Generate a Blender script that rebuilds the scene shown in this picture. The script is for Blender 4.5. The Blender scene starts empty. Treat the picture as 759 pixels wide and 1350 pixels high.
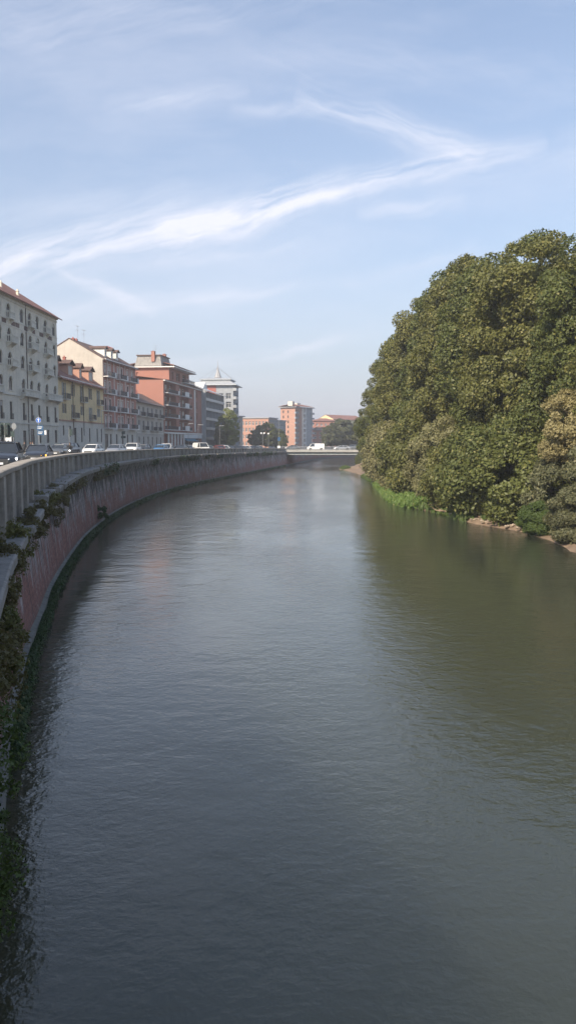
import bpy, math, random
import numpy as np
from mathutils import Vector, Matrix
R = math.radians
random.seed(7); RNG = np.random.default_rng(11)
sc = bpy.context.scene; COL = sc.collection

# ------------------------------------------------------------------ camera
EYE = 6.2; F = 1014.0; PITCH = math.atan(92/1014.0)
cd = bpy.data.cameras.new('camera'); cam = bpy.data.objects.new('camera', cd); COL.objects.link(cam)
cam.location = (0, 0, EYE); cam.rotation_euler = (R(90) - PITCH, 0, 0)
cd.sensor_fit = 'VERTICAL'; cd.sensor_height = 36; cd.lens = 36*F/1350
cd.clip_start = 0.1; cd.clip_end = 6000
sc.camera = cam
# ------------------------------------------------------------------ light
SUN_EL = 36; SUN_DIR = (-0.56, -0.83)                  # where the sun stands, seen from above
az = math.atan2(SUN_DIR[0], SUN_DIR[1])                # clockwise from +Y
sd = bpy.data.lights.new('sun', 'SUN'); sd.energy = 3.3; sd.angle = R(0.6); sd.color = (1.0, 0.86, 0.68)
sun = bpy.data.objects.new('sun', sd); COL.objects.link(sun)
sv = Vector((math.sin(az)*math.cos(R(SUN_EL)), math.cos(az)*math.cos(R(SUN_EL)), math.sin(R(SUN_EL))))
sun.rotation_euler = sv.to_track_quat('Z', 'Y').to_euler(); sun.location = sv*100
sc.view_settings.view_transform = 'Standard'; sc.view_settings.look = 'None'
sc.view_settings.exposure = 1.12; sc.view_settings.gamma = 1
sc.cycles.use_denoising = True; sc.cycles.max_bounces = 6
sc.cycles.transparent_max_bounces = 6; sc.cycles.caustics_reflective = False; sc.cycles.caustics_refractive = False

class NT:
    def __init__(s, t): s.t = t; s.n = t.nodes; s.l = t.links
    def new(s, k, **kw):
        n = s.n.new(k)
        for a, v in kw.items(): setattr(n, a, v)
        return n
    def put(s, sock, v):
        if hasattr(v, 'is_output'): s.l.new(v, sock)
        else: sock.default_value = v
    def m(s, op, a, b=None, c=None, clamp=False):
        n = s.new('ShaderNodeMath', operation=op, use_clamp=clamp); s.put(n.inputs[0], a)
        if b is not None: s.put(n.inputs[1], b)
        if c is not None: s.put(n.inputs[2], c)
        return n.outputs[0]
    def vm(s, op, a, b=None):
        n = s.new('ShaderNodeVectorMath', operation=op); s.put(n.inputs[0], a)
        if b is not None: s.put(n.inputs[1], b)
        return n.outputs[0]
    def noise(s, vec, scale, detail=4, rough=.5, dist=0., col=False):
        n = s.new('ShaderNodeTexNoise'); s.put(n.inputs['Vector'], vec); s.put(n.inputs['Scale'], scale)
        n.inputs['Detail'].default_value = detail; n.inputs['Roughness'].default_value = rough
        n.inputs['Distortion'].default_value = dist
        return n.outputs['Color' if col else 'Fac']
    def ramp(s, f, pts):
        n = s.new('ShaderNodeValToRGB'); e = n.color_ramp.elements
        while len(e) < len(pts): e.new(.5)
        for k, (p, c) in zip(e, pts):
            k.position = p; k.color = (c, c, c, 1) if isinstance(c, (int, float)) else (*c, 1)
        s.put(n.inputs[0], f); return n.outputs[0]
    def mix(s, f, a, b, mode='MIX'):
        n = s.new('ShaderNodeMix', data_type='RGBA', blend_type=mode); s.put(n.inputs[0], f)
        for k, v in ((6, a), (7, b)):
            s.put(n.inputs[k], v if hasattr(v, 'is_output') or len(v) == 4 else (*v, 1))
        return n.outputs[2]
    def xyz(s, x, y, z):
        n = s.new('ShaderNodeCombineXYZ'); s.put(n.inputs[0], x); s.put(n.inputs[1], y); s.put(n.inputs[2], z); return n.outputs[0]
    def sep(s, v):
        n = s.new('ShaderNodeSeparateXYZ'); s.put(n.inputs[0], v); return n.outputs

def ray(px, py):
    """world direction of a photo position, as slopes over distance"""
    a = (px-379.5)/F; b = -(py-675)/F
    y = math.cos(PITCH) + b*math.sin(PITCH); z = b*math.cos(PITCH) - math.sin(PITCH)
    return a/y, z/y

def build_world():
    w = bpy.data.worlds.new('World'); sc.world = w; w.use_nodes = True
    t = NT(w.node_tree); t.n.clear()
    out = t.new('ShaderNodeOutputWorld'); bg = t.new('ShaderNodeBackground'); t.l.new(bg.outputs[0], out.inputs[0])
    sky = t.new('ShaderNodeTexSky', sky_type='NISHITA', sun_disc=False)
    sky.sun_elevation = R(SUN_EL); sky.sun_rotation = az
    sky.air_density = 1.1; sky.dust_density = 1.6; sky.ozone_density = 2.6; sky.altitude = 200
    bg.inputs[1].default_value = 0.11
    D = t.new('ShaderNodeTexCoord').outputs['Generated']
    dx, dy, dz = t.sep(D)[:3]
    front = t.m('GREATER_THAN', dy, 0.02)
    yy = t.m('MAXIMUM', dy, 0.02)
    u = t.m('DIVIDE', dx, yy); v = t.m('DIVIDE', dz, yy)
    P0 = t.xyz(u, v, 0.0)
    wn = t.noise(P0, 3.2, 5, .55, col=True)
    wn2 = t.noise(P0, 14., 4, .6, col=True)
    warp = t.vm('ADD', t.vm('MULTIPLY', t.vm('SUBTRACT', wn, (.5, .5, .5)), (.16, .055, 0)), t.vm('MULTIPLY', t.vm('SUBTRACT', wn2, (.5, .5, .5)), (.03, .018, 0)))
    P = t.vm('ADD', P0, warp)
    px_, py_, _ = t.sep(P)[:3]
    streaks = [(-200, 398, 470, 250, 24, .62), (200, 312, 705, 192, 17, .8), (395, 118, 640, 208, 17, .75), (300, 148, 470, 140, 9, .35), (-60, 352, 300, 300, 30, .34),
               (90, 350, 215, 418, 7, .5), (470, 284, 620, 268, 9, .42), (130, 143, 330, 116, 11, .3), (60, 412, 480, 366, 10, .36),
               (230, 486, 500, 434, 8, .5), (-120, 45, 480, -20, 48, .2), (300, 60, 760, 110, 26, .12), (-60, 300, 260, 250, 16, .16), (-40, 440, 300, 400, 12, .16), (560, 246, 790, 205, 10, .2), (190, 352, 420, 318, 6, .2), (440, 375, 640, 330, 12, .16)]
    fibs = []
    for (fx, fy) in ((.96, .27), (.95, -.32)):
        fa = t.m('ADD', t.m('MULTIPLY', px_, fx), t.m('MULTIPLY', py_, fy)); fb = t.m('SUBTRACT', t.m('MULTIPLY', py_, fx), t.m('MULTIPLY', px_, fy))
        fibs.append(t.ramp(t.noise(t.xyz(t.m('MULTIPLY', fa, 7.0), t.m('MULTIPLY', fb, 60.0), fx), 1.0, 4, .62, .3), [(.30, 0.05), (.70, 1.0)]))
    tot = None
    for (ax, ay, bx, by, wd, amp) in streaks:
        a = Vector(ray(ax, ay)); b = Vector(ray(bx, by)); d = b-a; L = d.length; d.normalize(); n = Vector((-d.y, d.x)); ww = wd/F
        sa = t.m('SUBTRACT', t.m('ADD', t.m('MULTIPLY', px_, d.x), t.m('MULTIPLY', py_, d.y)), a.dot(d))
        sn = t.m('SUBTRACT', t.m('ADD', t.m('MULTIPLY', px_, n.x), t.m('MULTIPLY', py_, n.y)), a.dot(n))
        tt = t.m('DIVIDE', sa, L)
        win = t.m('MULTIPLY', t.m('MULTIPLY', tt, t.m('SUBTRACT', 1.0, tt)), 4.0, clamp=True)
        win = t.m('POWER', win, .5)
        q = t.m('DIVIDE', sn, ww)
        g = t.m('EXPONENT', t.m('MULTIPLY', t.m('MULTIPLY', q, q), -1.0))
        fib = fibs[0] if d.y > -.02 else fibs[1]
        k = t.m('MULTIPLY', t.m('MULTIPLY', win, g), t.m('MULTIPLY', fib, amp))
        tot = k if tot is None else t.m('ADD', tot, k)
    veil = t.noise(t.xyz(t.m('MULTIPLY', px_, 2.0), t.m('MULTIPLY', py_, 7.0), 3.0), 1.0, 5, .6)
    veil = t.m('MULTIPLY', t.ramp(veil, [(.42, 0.0), (.8, 1.0)]), .3)
    tot = t.m('MULTIPLY', t.m('ADD', tot, veil), front, clamp=True)
    tot = t.m('MULTIPLY', tot, 1.12, clamp=True)
    # thin milky haze of the lower sky
    el = t.m('ABSOLUTE', dz)
    ahead = t.ramp(t.m('ADD', t.m('MULTIPLY', dy, .5), .5), [(.3, .25), (.6, 1.)])
    milk = t.m('MULTIPLY', t.m('MULTIPLY', t.m('EXPONENT', t.m('MULTIPLY', el, -2.6)), .92), ahead)
    base = t.mix(milk, t.mix(1.0, sky.outputs[0], (.90, .91, .88), 'MULTIPLY'), (2.50, 2.52, 2.98))
    c = t.mix(tot, base, (4.0, 4.08, 4.6))
    t.l.new(c, bg.inputs[0])
build_world()

# ------------------------------------------------------------------ helpers
def tag(o, label=None, cat=None, group=None, kind=None):
    if label: o['label'] = label
    if cat: o['category'] = cat
    if group: o['group'] = group
    if kind: o['kind'] = kind
    return o
def empty(name, loc=(0, 0, 0), rz=0, label=None, cat=None, group=None):
    o = bpy.data.objects.new(name, None); COL.objects.link(o); o.location = loc; o.rotation_euler = (0, 0, rz)
    o.empty_display_size = .3
    return tag(o, label, cat, group)
def link(name, me, parent=None):
    o = bpy.data.objects.new(name, me); COL.objects.link(o)
    if parent: o.parent = parent
    return o
def copy_tree(o, parent=None):
    c = o.copy(); COL.objects.link(c); c.parent = parent
    for ch in list(o.children): copy_tree(ch, c)
    return c

class MB:
    def __init__(s): s.v = []; s.f = []; s.mi = []; s.M = Matrix(); s.cur = 0
    def P(s, *p):
        s.v.append(tuple(s.M @ Vector(p))); return len(s.v)-1
    def face(s, idx): s.f.append(tuple(idx)); s.mi.append(s.cur)
    def poly(s, pts): s.face([s.P(*p) for p in pts])
    def box(s, x0, x1, y0, y1, z0, z1):
        a = [s.P(x, y, z) for z in (z0, z1) for (x, y) in ((x0, y0), (x1, y0), (x1, y1), (x0, y1))]
        for q in ((3, 2, 1, 0), (4, 5, 6, 7), (0, 1, 5, 4), (1, 2, 6, 5), (2, 3, 7, 6), (3, 0, 4, 7)): s.face([a[i] for i in q])
    def ring_loft(s, rings, cap=True, closed=True):
        ids = [[s.P(*p) for p in r] for r in rings]; n = len(ids[0])
        for a, b in zip(ids, ids[1:]):
            for i in range(n if closed else n-1): s.face((a[i], a[(i+1) % n], b[(i+1) % n], b[i]))
        if cap and closed: s.face(ids[0][::-1]); s.face(ids[-1])
    def tube(s, p0, p1, r0, r1=None, n=6):
        r1 = r0 if r1 is None else r1; p0 = Vector(p0); p1 = Vector(p1); d = (p1-p0)
        if d.length < 1e-6: return
        d.normalize(); a = d.orthogonal().normalized(); b = d.cross(a)
        s.ring_loft([[tuple(p+(a*math.cos(k*2*math.pi/n)+b*math.sin(k*2*math.pi/n))*r) for k in range(n)] for p, r in ((p0, r0), (p1, r1))])
    def path(s, pts, rs, n=6):
        pts = [Vector(p) for p in pts]; rings = []
        for i, p in enumerate(pts):
            d = (pts[min(i+1, len(pts)-1)]-pts[max(i-1, 0)]).normalized()
            a = d.cross(Vector((.31, .17, .93)) if abs(d.z) < .8 else Vector((1, .1, 0))).normalized(); b = d.cross(a)
            rings.append([tuple(p+(a*math.cos(k*2*math.pi/n)+b*math.sin(k*2*math.pi/n))*rs[i]) for k in range(n)])
        s.ring_loft(rings)
    def disc(s, c, ax, r, th, n=16):
        c = Vector(c); ax = Vector(ax).normalized(); s.tube(c-ax*th/2, c+ax*th/2, r, r, n)
    def lathe(s, prof, n=12, c=(0, 0, 0)):
        s.ring_loft([[(c[0]+r*math.cos(k*2*math.pi/n), c[1]+r*math.sin(k*2*math.pi/n), c[2]+z) for k in range(n)] for r, z in prof])
    def panel(s, O, U, N, L, z0, z1, ops, dep=.22):
        """a wall face with real recessed openings (x0,x1,za,zb[,arch])"""
        O = Vector(O); U = Vector(U); N = Vector(N)
        def pt(x, z, d=0): q = O+U*x-N*d; return (q.x, q.y, z)
        xs = sorted({0, L, *[o[0] for o in ops], *[o[1] for o in ops]}); zs = sorted({z0, z1, *[o[2] for o in ops], *[o[3] for o in ops]})
        for i in range(len(xs)-1):
            for j in range(len(zs)-1):
                cx = (xs[i]+xs[i+1])/2; cz = (zs[j]+zs[j+1])/2
                if xs[i+1]-xs[i] < 1e-5 or zs[j+1]-zs[j] < 1e-5: continue
                if any(o[0] < cx < o[1] and o[2] < cz < o[3] for o in ops): continue
                s.poly([pt(xs[i], zs[j]), pt(xs[i+1], zs[j]), pt(xs[i+1], zs[j+1]), pt(xs[i], zs[j+1])])
        for o in ops:
            a, b, c, d = o[:4]
            s.poly([pt(a, c, dep), pt(b, c, dep), pt(b, d, dep), pt(a, d, dep)])
            s.poly([pt(a, c), pt(a, c, dep), pt(a, d, dep), pt(a, d)]); s.poly([pt(b, c), pt(b, d), pt(b, d, dep), pt(b, c, dep)])
            s.poly([pt(a, c), pt(b, c), pt(b, c, dep), pt(a, c, dep)]); s.poly([pt(a, d), pt(a, d, dep), pt(b, d, dep), pt(b, d)])
            if len(o) > 4 and o[4]:
                w = b-a; m = (a+b)/2; k = 5
                for sg in (-1, 1):
                    cx = a if sg < 0 else b
                    arc = [(m+sg*w/2*math.cos(q*math.pi/2/k), d-w/2+w/2*math.sin(q*math.pi/2/k)) for q in range(k+1)]
                    for q in range(k):
                        s.poly([pt(cx, d, .002), pt(arc[q][0], arc[q][1], .002), pt(arc[q+1][0], arc[q+1][1], .002)])
                        s.poly([pt(*arc[q], .002), pt(*arc[q], dep-.04), pt(*arc[q+1], dep-.04), pt(*arc[q+1], .002)])
    def build(s, name, mats, parent=None, smooth=False):
        me = bpy.data.meshes.new(name); me.from_pydata(s.v, [], s.f); me.update()
        mats = mats if isinstance(mats, (list, tuple)) else [mats]
        for m in mats: me.materials.append(m)
        if len(mats) > 1: me.polygons.foreach_set('material_index', s.mi)
        if smooth: me.polygons.foreach_set('use_smooth', [True]*len(me.polygons))
        return link(name, me, parent)

# ------------------------------------------------------------------ materials
def mat(name, col, rough=.8, var=.15, scale=1.5, metal=0., spec=.5, bump=0., bscale=20., emit=0.):
    m = bpy.data.materials.new(name); m.use_nodes = True; t = NT(m.node_tree); b = t.n['Principled BSDF']
    b.inputs['Roughness'].default_value = rough; b.inputs['Metallic'].default_value = metal
    b.inputs['Specular IOR Level'].default_value = spec
    if var > 0:
        tc = t.new('ShaderNodeTexCoord').outputs['Object']
        n = t.noise(tc, scale, 5, .6)
        c = t.mix(t.ramp(n, [(.3, 0.), (.7, 1.)]), tuple(x*(1-var) for x in col), tuple(min(1, x*(1+var)) for x in col))
        t.l.new(c, b.inputs['Base Color'])
        if bump > 0:
            bn = t.new('ShaderNodeBump'); bn.inputs['Strength'].default_value = bump; bn.inputs['Distance'].default_value = .05
            t.l.new(t.noise(tc, bscale, 5, .65), bn.inputs['Height']); t.l.new(bn.outputs[0], b.inputs['Normal'])
    else: b.inputs['Base Color'].default_value = (*col, 1)
    if emit: b.inputs['Emission Color'].default_value = (*col, 1); b.inputs['Emission Strength'].default_value = emit
    return m

def mat_render(name, col, streak=.35, dirt=(.12, .115, .10), brick=None):
    """plaster or brick with rain streaks"""
    m = bpy.data.materials.new(name); m.use_nodes = True; t = NT(m.node_tree); b = t.n['Principled BSDF']; b.inputs['Roughness'].default_value = .9
    tc = t.new('ShaderNodeTexCoord').outputs['Object']
    n1 = t.noise(tc, .35, 6, .65); n2 = t.noise(tc, 2.5, 5, .6)
    c = t.mix(t.ramp(n1, [(.3, 0.), (.7, 1.)]), tuple(x*.86 for x in col), tuple(min(1, x*1.1) for x in col))
    if brick:
        x, y, z = t.sep(tc)[:3]
        br = t.new('ShaderNodeTexBrick'); t.l.new(t.xyz(t.m('ADD', x, y), z, 0.0), br.inputs['Vector'])
        br.inputs['Scale'].default_value = 1.0; br.inputs['Brick Width'].default_value = .26; br.inputs['Row Height'].default_value = .08; br.inputs['Mortar Size'].default_value = .008
        br.inputs['Color1'].default_value = (*[x*.85 for x in col], 1); br.inputs['Color2'].default_value = (*[x*1.12 for x in col], 1); br.inputs['Mortar'].default_value = (*brick, 1)
        c = t.mix(.75, c, br.outputs[0])
    c = t.mix(t.m('MULTIPLY', t.ramp(n2, [(.45, 0.), (.75, 1.)]), .18), c, dirt)
    st = t.noise(t.vm('MULTIPLY', tc, (1.6, 1.6, .12)), 1.3, 5, .6)
    c = t.mix(t.m('MULTIPLY', t.ramp(st, [(.5, 0.), (.78, 1.)]), streak), c, dirt)
    t.l.new(c, b.inputs['Base Color'])
    return m

def mat_leaf(name, c1, c2, c3=None, trans=.24, big=.35):
    m = bpy.data.materials.new(name); m.use_nodes = True; t = NT(m.node_tree); t.n.clear()
    out = t.new('ShaderNodeOutputMaterial')
    g = t.new('ShaderNodeNewGeometry'); rnd = g.outputs['Random Per Island']
    tc = t.new('ShaderNodeTexCoord').outputs['Object']
    nz = t.noise(tc, big, 3, .6)
    f = t.m('ADD', t.m('MULTIPLY', rnd, .55), t.m('MULTIPLY', t.ramp(nz, [(.32, 0.), (.68, 1.)]), .45))
    c = t.mix(f, c1, c2)
    if c3: c = t.mix(t.m('MULTIPLY', t.m('GREATER_THAN', rnd, .93), .8), c, c3)
    oi = t.new('ShaderNodeObjectInfo').outputs['Random']
    c = t.mix(t.m('MULTIPLY', oi, .28), c, (c2[0]*1.35, c2[1]*1.25, c2[2]*1.3), 'MIX')
    d = t.new('ShaderNodeBsdfPrincipled'); t.l.new(c, d.inputs['Base Color']); d.inputs['Roughness'].default_value = .55; d.inputs['Specular IOR Level'].default_value = .35
    tr = t.new('ShaderNodeBsdfTranslucent'); t.l.new(t.mix(.5, c, (c2[0]*1.5, c2[1]*1.5, c2[2]*.6)), tr.inputs[0])
    mx = t.new('ShaderNodeMixShader'); mx.inputs[0].default_value = trans; t.l.new(d.outputs[0], mx.inputs[1]); t.l.new(tr.outputs[0], mx.inputs[2])
    t.l.new(mx.outputs[0], out.inputs[0]); return m

M = {}
M['plaster_grey'] = mat_render('pale grey plaster', (.68, .63, .53), .4)
M['plaster_trim'] = mat_render('stone trim', (.66, .63, .56), .25)
M['plaster_yellow'] = mat_render('yellow plaster', (.70, .56, .32), .25)
M['plaster_base'] = mat_render('grey base plaster', (.60, .56, .49), .25)
M['plaster_cream'] = mat_render('cream plaster', (.46, .42, .37), .2)
M['plaster_pinkred'] = mat_render('rose red brickwork', (.46, .20, .16), .2, brick=(.3, .22, .19))
M['brick_orange'] = mat_render('orange brick', (.31, .125, .09), .15, brick=(.38, .22, .17))
M['brick_red'] = mat_render('dark red brick', (.36, .105, .08), .15, brick=(.28, .16, .14))
M['brick_pale'] = mat_render('salmon brick', (.44, .235, .17), .15, brick=(.38, .25, .2))
M['concrete_grey'] = mat_render('cool grey concrete', (.30, .32, .35), .25)
M['white_trim'] = mat('white painted trim', (.68, .66, .63), .7, .08)
M['panel_white'] = mat('white balcony panel', (.62, .62, .62), .6, .06)
M['iron'] = mat('dark iron railing', (.035, .035, .04), .5, 0)
M['steel'] = mat('galvanised steel', (.35, .36, .37), .45, .1, metal=.6)
M['tile_red'] = mat('red roof tiles', (.22, .095, .07), .85, .3, 3.0, bump=.5, bscale=8)
M['tile_dark'] = mat('brown roof tiles', (.12, .075, .062), .85, .3, 3.0, bump=.5, bscale=8)
M['roof_metal'] = mat('zinc roof', (.42, .44, .46), .45, .12, 1.0, metal=.3)
M['roof_grey'] = mat('grey roof', (.30, .30, .31), .7, .15)
M['glass'] = mat('dark window glass', (.025, .03, .035), .08, 0, spec=.8)
M['glass_far'] = mat('far window glass', (.05, .06, .075), .2, 0)
M['frame_dark'] = mat('dark brown window frame', (.07, .045, .035), .6, 0)
M['frame_white'] = mat('white window frame', (.62, .61, .58), .6, 0)
M['shutter_brown'] = mat('taupe shutter', (.13, .105, .09), .7, .15)
M['shutter_grey'] = mat('grey shutter', (.24, .25, .26), .7, .1)
M['curtain'] = mat('pale curtain', (.5, .49, .46), .8, .1)
M['wood_door'] = mat('dark wooden door', (.055, .04, .035), .5, .1)
M['teal'] = mat('teal awning', (.02, .13, .2), .7, .1)
M['wire'] = mat('aerial metal', (.2, .2, .21), .5, 0)
# ------------------------------------------------------------------ water
def mat_water():
    m = bpy.data.materials.new('river water'); m.use_nodes = True; t = NT(m.node_tree); b = t.n['Principled BSDF']
    tc = t.new('ShaderNodeTexCoord').outputs['Object']
    n = t.noise(tc, .05, 4, .5)
    c = t.mix(n, (.036, .041, .028), (.047, .053, .037)); t.l.new(c, b.inputs['Base Color'])
    b.subsurface_method = 'BURLEY'; b.inputs['Subsurface Weight'].default_value = 1.0; b.inputs['Subsurface Radius'].default_value = (1, 1, 1); b.inputs['Subsurface Scale'].default_value = 15.0
    b.inputs['Roughness'].default_value = .05; b.inputs['IOR'].default_value = 1.62; b.inputs['Specular IOR Level'].default_value = .5
    st = t.vm('MULTIPLY', tc, (.85, 1.0, 1.0))
    big = t.noise(st, .6, 2, .5, .5)
    mid = t.noise(st, 3.2, 3, .6, .2)
    fine = t.noise(tc, 9.0, 3, .6, .2)
    calm = t.ramp(t.noise(t.vm('MULTIPLY', tc, (1.0, .4, 1)), .11, 3, .5), [(.35, .25), (.62, 1.1)])
    h = t.m('ADD', t.m('MULTIPLY', big, .030), t.m('MULTIPLY', calm, t.m('ADD', t.m('MULTIPLY', mid, .025), t.m('MULTIPLY', fine, .010))))
    bn = t.new('ShaderNodeBump'); bn.inputs['Strength'].default_value = 1.0; bn.inputs['Distance'].default_value = 1.0
    t.l.new(h, bn.inputs['Height']); t.l.new(bn.outputs[0], b.inputs['Normal'])
    return m
w = MB(); w.box(-70, 260, -120, 640, -12.0, 0.0)
tag(w.build('water', mat_water()), kind='structure')

# ------------------------------------------------------------------ river wall path
def smooth_path(pts, step):
    pts = [Vector(p) for p in pts]; dense = []
    for i in range(len(pts)-1):
        p0 = pts[max(i-1, 0)]; p1 = pts[i]; p2 = pts[i+1]; p3 = pts[min(i+2, len(pts)-1)]
        for k in range(20):
            q = k/20; dense.append(.5*((2*p1)+(p2-p0)*q+(2*p0-5*p1+4*p2-p3)*q*q+(3*p1-p0-3*p2+p3)*q**3))
    dense.append(pts[-1]); out = [dense[0].copy()]; acc = 0
    for a, b in zip(dense, dense[1:]):
        L = (b-a).length; pos = 0
        while acc+(L-pos) >= step:
            pos += step-acc; acc = 0; out.append(a+(b-a)*(pos/L))
        acc += L-pos
    return out
WALL = smooth_path([(-1.6, -8), (-1.6, 2), (-3.6, 8.5), (-5.85, 15.6), (-7.58, 21.9), (-8.5, 25.9), (-9.9, 31.9), (-11.8, 41.9), (-13.3, 51.5), (-14.75, 65.5), (-15.35, 80), (-15.1, 95),
                    (-13.6, 114), (-11.1, 132), (-8.3, 150), (-4.4, 176), (0, 206), (4.2, 236), (9.4, 272), (16.4, 305), (26, 340), (42, 380), (66, 425), (110, 480)], .4)
NW = len(WALL)
def wt(i): return (WALL[min(i+1, NW-1)]-WALL[max(i-1, 0)]).normalized()
def wo(i, off):                      # off > 0 : out over the river
    i = max(0, min(NW-1, i)); t = wt(i); p = WALL[i]+Vector((t.y, -t.x))*off; return p
def lerp_tab(d, tab):
    if d <= tab[0][0]: return tab[0][1]
    for (a, x), (b, y) in zip(tab, tab[1:]):
        if d <= b: return x+(y-x)*(d-a)/(b-a)
    return tab[-1][1]
def top_z(d): return lerp_tab(d, [(12, 5.36), (30, 5.48), (60, 5.44), (114, 5.33), (140, 5.12), (210, 4.58), (300, 4.4), (500, 4.4)])
def street_z(d): return top_z(max(d, 30))-.87
def psh(d): return lerp_tab(d, [(12, .45), (25, .3), (50, 0.)])   # the parapet leans out over the older wall near by
def idx_at(d): return min(range(NW), key=lambda i: abs(WALL[i].y-d))
I_BR = idx_at(207)

def sweep(name, i0, i1, sect, m, parent=None, step=2, uv=True, smooth=False):
    """sweep a cross-section (off, z) list along the wall; sect is a function of depth"""
    vs = []; fs = []; uvs = []; rows = list(range(i0, i1, step))+[i1]
    for i in rows:
        s = sect(WALL[min(i, NW-1)].y)
        for (o, z) in s: p = wo(i, o); vs.append((p.x, p.y, z)); uvs.append((i*.4, z))
    n = len(s)
    for r in range(len(rows)-1):
        for k in range(n-1): fs.append((r*n+k, (r+1)*n+k, (r+1)*n+k+1, r*n+k+1))
    fs.append(tuple(range(n))[::-1]); fs.append(tuple(range((len(rows)-1)*n, len(rows)*n)))
    me = bpy.data.meshes.new(name); me.from_pydata(vs, [], fs); me.update(); me.materials.append(m)
    ul = me.uv_layers.new(name='UVMap')
    lv = [0]*len(me.loops); me.loops.foreach_get('vertex_index', lv)
    ul.data.foreach_set('uv', [c for v in lv for c in uvs[v]])
    if smooth: me.polygons.foreach_set('use_smooth', [True]*len(me.polygons))
    return link(name, me, parent)

def mat_wall():
    m = bpy.data.materials.new('weathered river wall'); m.use_nodes = True; t = NT(m.node_tree); b = t.n['Principled BSDF']; b.inputs['Roughness'].default_value = .88
    uv = t.new('ShaderNodeUVMap').outputs[0]; u, v, _ = t.sep(uv)[:3]
    n1 = t.noise(t.vm('MULTIPLY', uv, (1., .8, 1.)), .45, 6, .68); n2 = t.noise(t.vm('MULTIPLY', uv, (1.3, .25, 1.)), 1.5, 6, .7, .4)
    n3 = t.noise(uv, 5.0, 6, .75); n4 = t.noise(t.vm('MULTIPLY', uv, (1., .45, 1.)), 2.6, 6, .72)
    red = t.mix(t.ramp(n3, [(.4, 0.), (.6, 1.)]), (.19, .085, .072), (.34, .170, .148))
    grey = t.mix(t.ramp(n4, [(.4, 0.), (.6, 1.)]), (.21, .195, .195), (.44, .41, .41))
    # lime wash: grey near the top, running down over the red in streaks
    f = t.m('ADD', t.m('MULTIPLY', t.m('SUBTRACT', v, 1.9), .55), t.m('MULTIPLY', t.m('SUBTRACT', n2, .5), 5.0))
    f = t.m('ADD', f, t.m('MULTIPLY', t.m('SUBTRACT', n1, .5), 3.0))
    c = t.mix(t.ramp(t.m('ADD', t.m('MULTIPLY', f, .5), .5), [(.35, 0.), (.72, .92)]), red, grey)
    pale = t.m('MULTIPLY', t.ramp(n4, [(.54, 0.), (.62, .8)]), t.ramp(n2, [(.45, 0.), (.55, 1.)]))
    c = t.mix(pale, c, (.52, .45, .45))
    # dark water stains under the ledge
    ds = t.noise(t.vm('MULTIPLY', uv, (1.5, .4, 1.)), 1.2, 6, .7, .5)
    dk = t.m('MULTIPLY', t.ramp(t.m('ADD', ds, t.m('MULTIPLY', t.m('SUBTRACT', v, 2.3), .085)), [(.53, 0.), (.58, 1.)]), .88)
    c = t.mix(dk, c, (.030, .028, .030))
    tp = t.m('MULTIPLY', t.ramp(t.m('ADD', t.m('DIVIDE', v, 5.0), t.m('MULTIPLY', t.m('SUBTRACT', n2, .5), .7)), [(.60, 0.), (.80, 1.)]), .8)  # further darkening towards the top of the wall, ragged lower edge
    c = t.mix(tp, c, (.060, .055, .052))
    # vertical joints every 5.2 m, cracked stone courses
    fr = t.m('ABSOLUTE', t.m('SUBTRACT', t.m('FRACT', t.m('DIVIDE', t.m('ADD', u, t.m('MULTIPLY', n4, .12)), 5.2)), .5))
    cr = t.new('ShaderNodeTexBrick'); t.l.new(t.vm('ADD', uv, t.vm('MULTIPLY', t.noise(uv, 2.0, 3, col=True), (.08, .04, 0))), cr.inputs['Vector']); cr.inputs['Scale'].default_value = 1.0
    cr.inputs['Brick Width'].default_value = .62; cr.inputs['Row Height'].default_value = .27; cr.inputs['Mortar Size'].default_value = .014; cr.inputs['Mortar Smooth'].default_value = .3
    c = t.mix(t.m('MULTIPLY', cr.outputs['Fac'], .45), c, (.10, .085, .085))
    c = t.mix(t.m('LESS_THAN', fr, .008), c, (.03, .03, .032))
    # damp, dark foot
    ft = t.ramp(t.m('ADD', v, t.m('MULTIPLY', n1, .5)), [(.45, 1.), (.95, 0.)])
    c = t.mix(t.m('MULTIPLY', ft, .6), c, (.09, .085, .075))
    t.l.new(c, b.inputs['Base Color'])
    br = t.new('ShaderNodeTexBrick'); t.l.new(uv, br.inputs['Vector']); br.inputs['Scale'].default_value = 1.0
    br.inputs['Brick Width'].default_value = .5; br.inputs['Row Height'].default_value = .22; br.inputs['Mortar Size'].default_value = .012
    bn = t.new('ShaderNodeBump'); bn.inputs['Strength'].default_value = .7; bn.inputs['Distance'].default_value = .05
    t.l.new(t.m('ADD', t.m('MULTIPLY', br.outputs['Fac'], -.35), t.m('ADD', n3, t.m('MULTIPLY', n2, .6))), bn.inputs['Height']); t.l.new(bn.outputs[0], b.inputs['Normal'])
    return m
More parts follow.
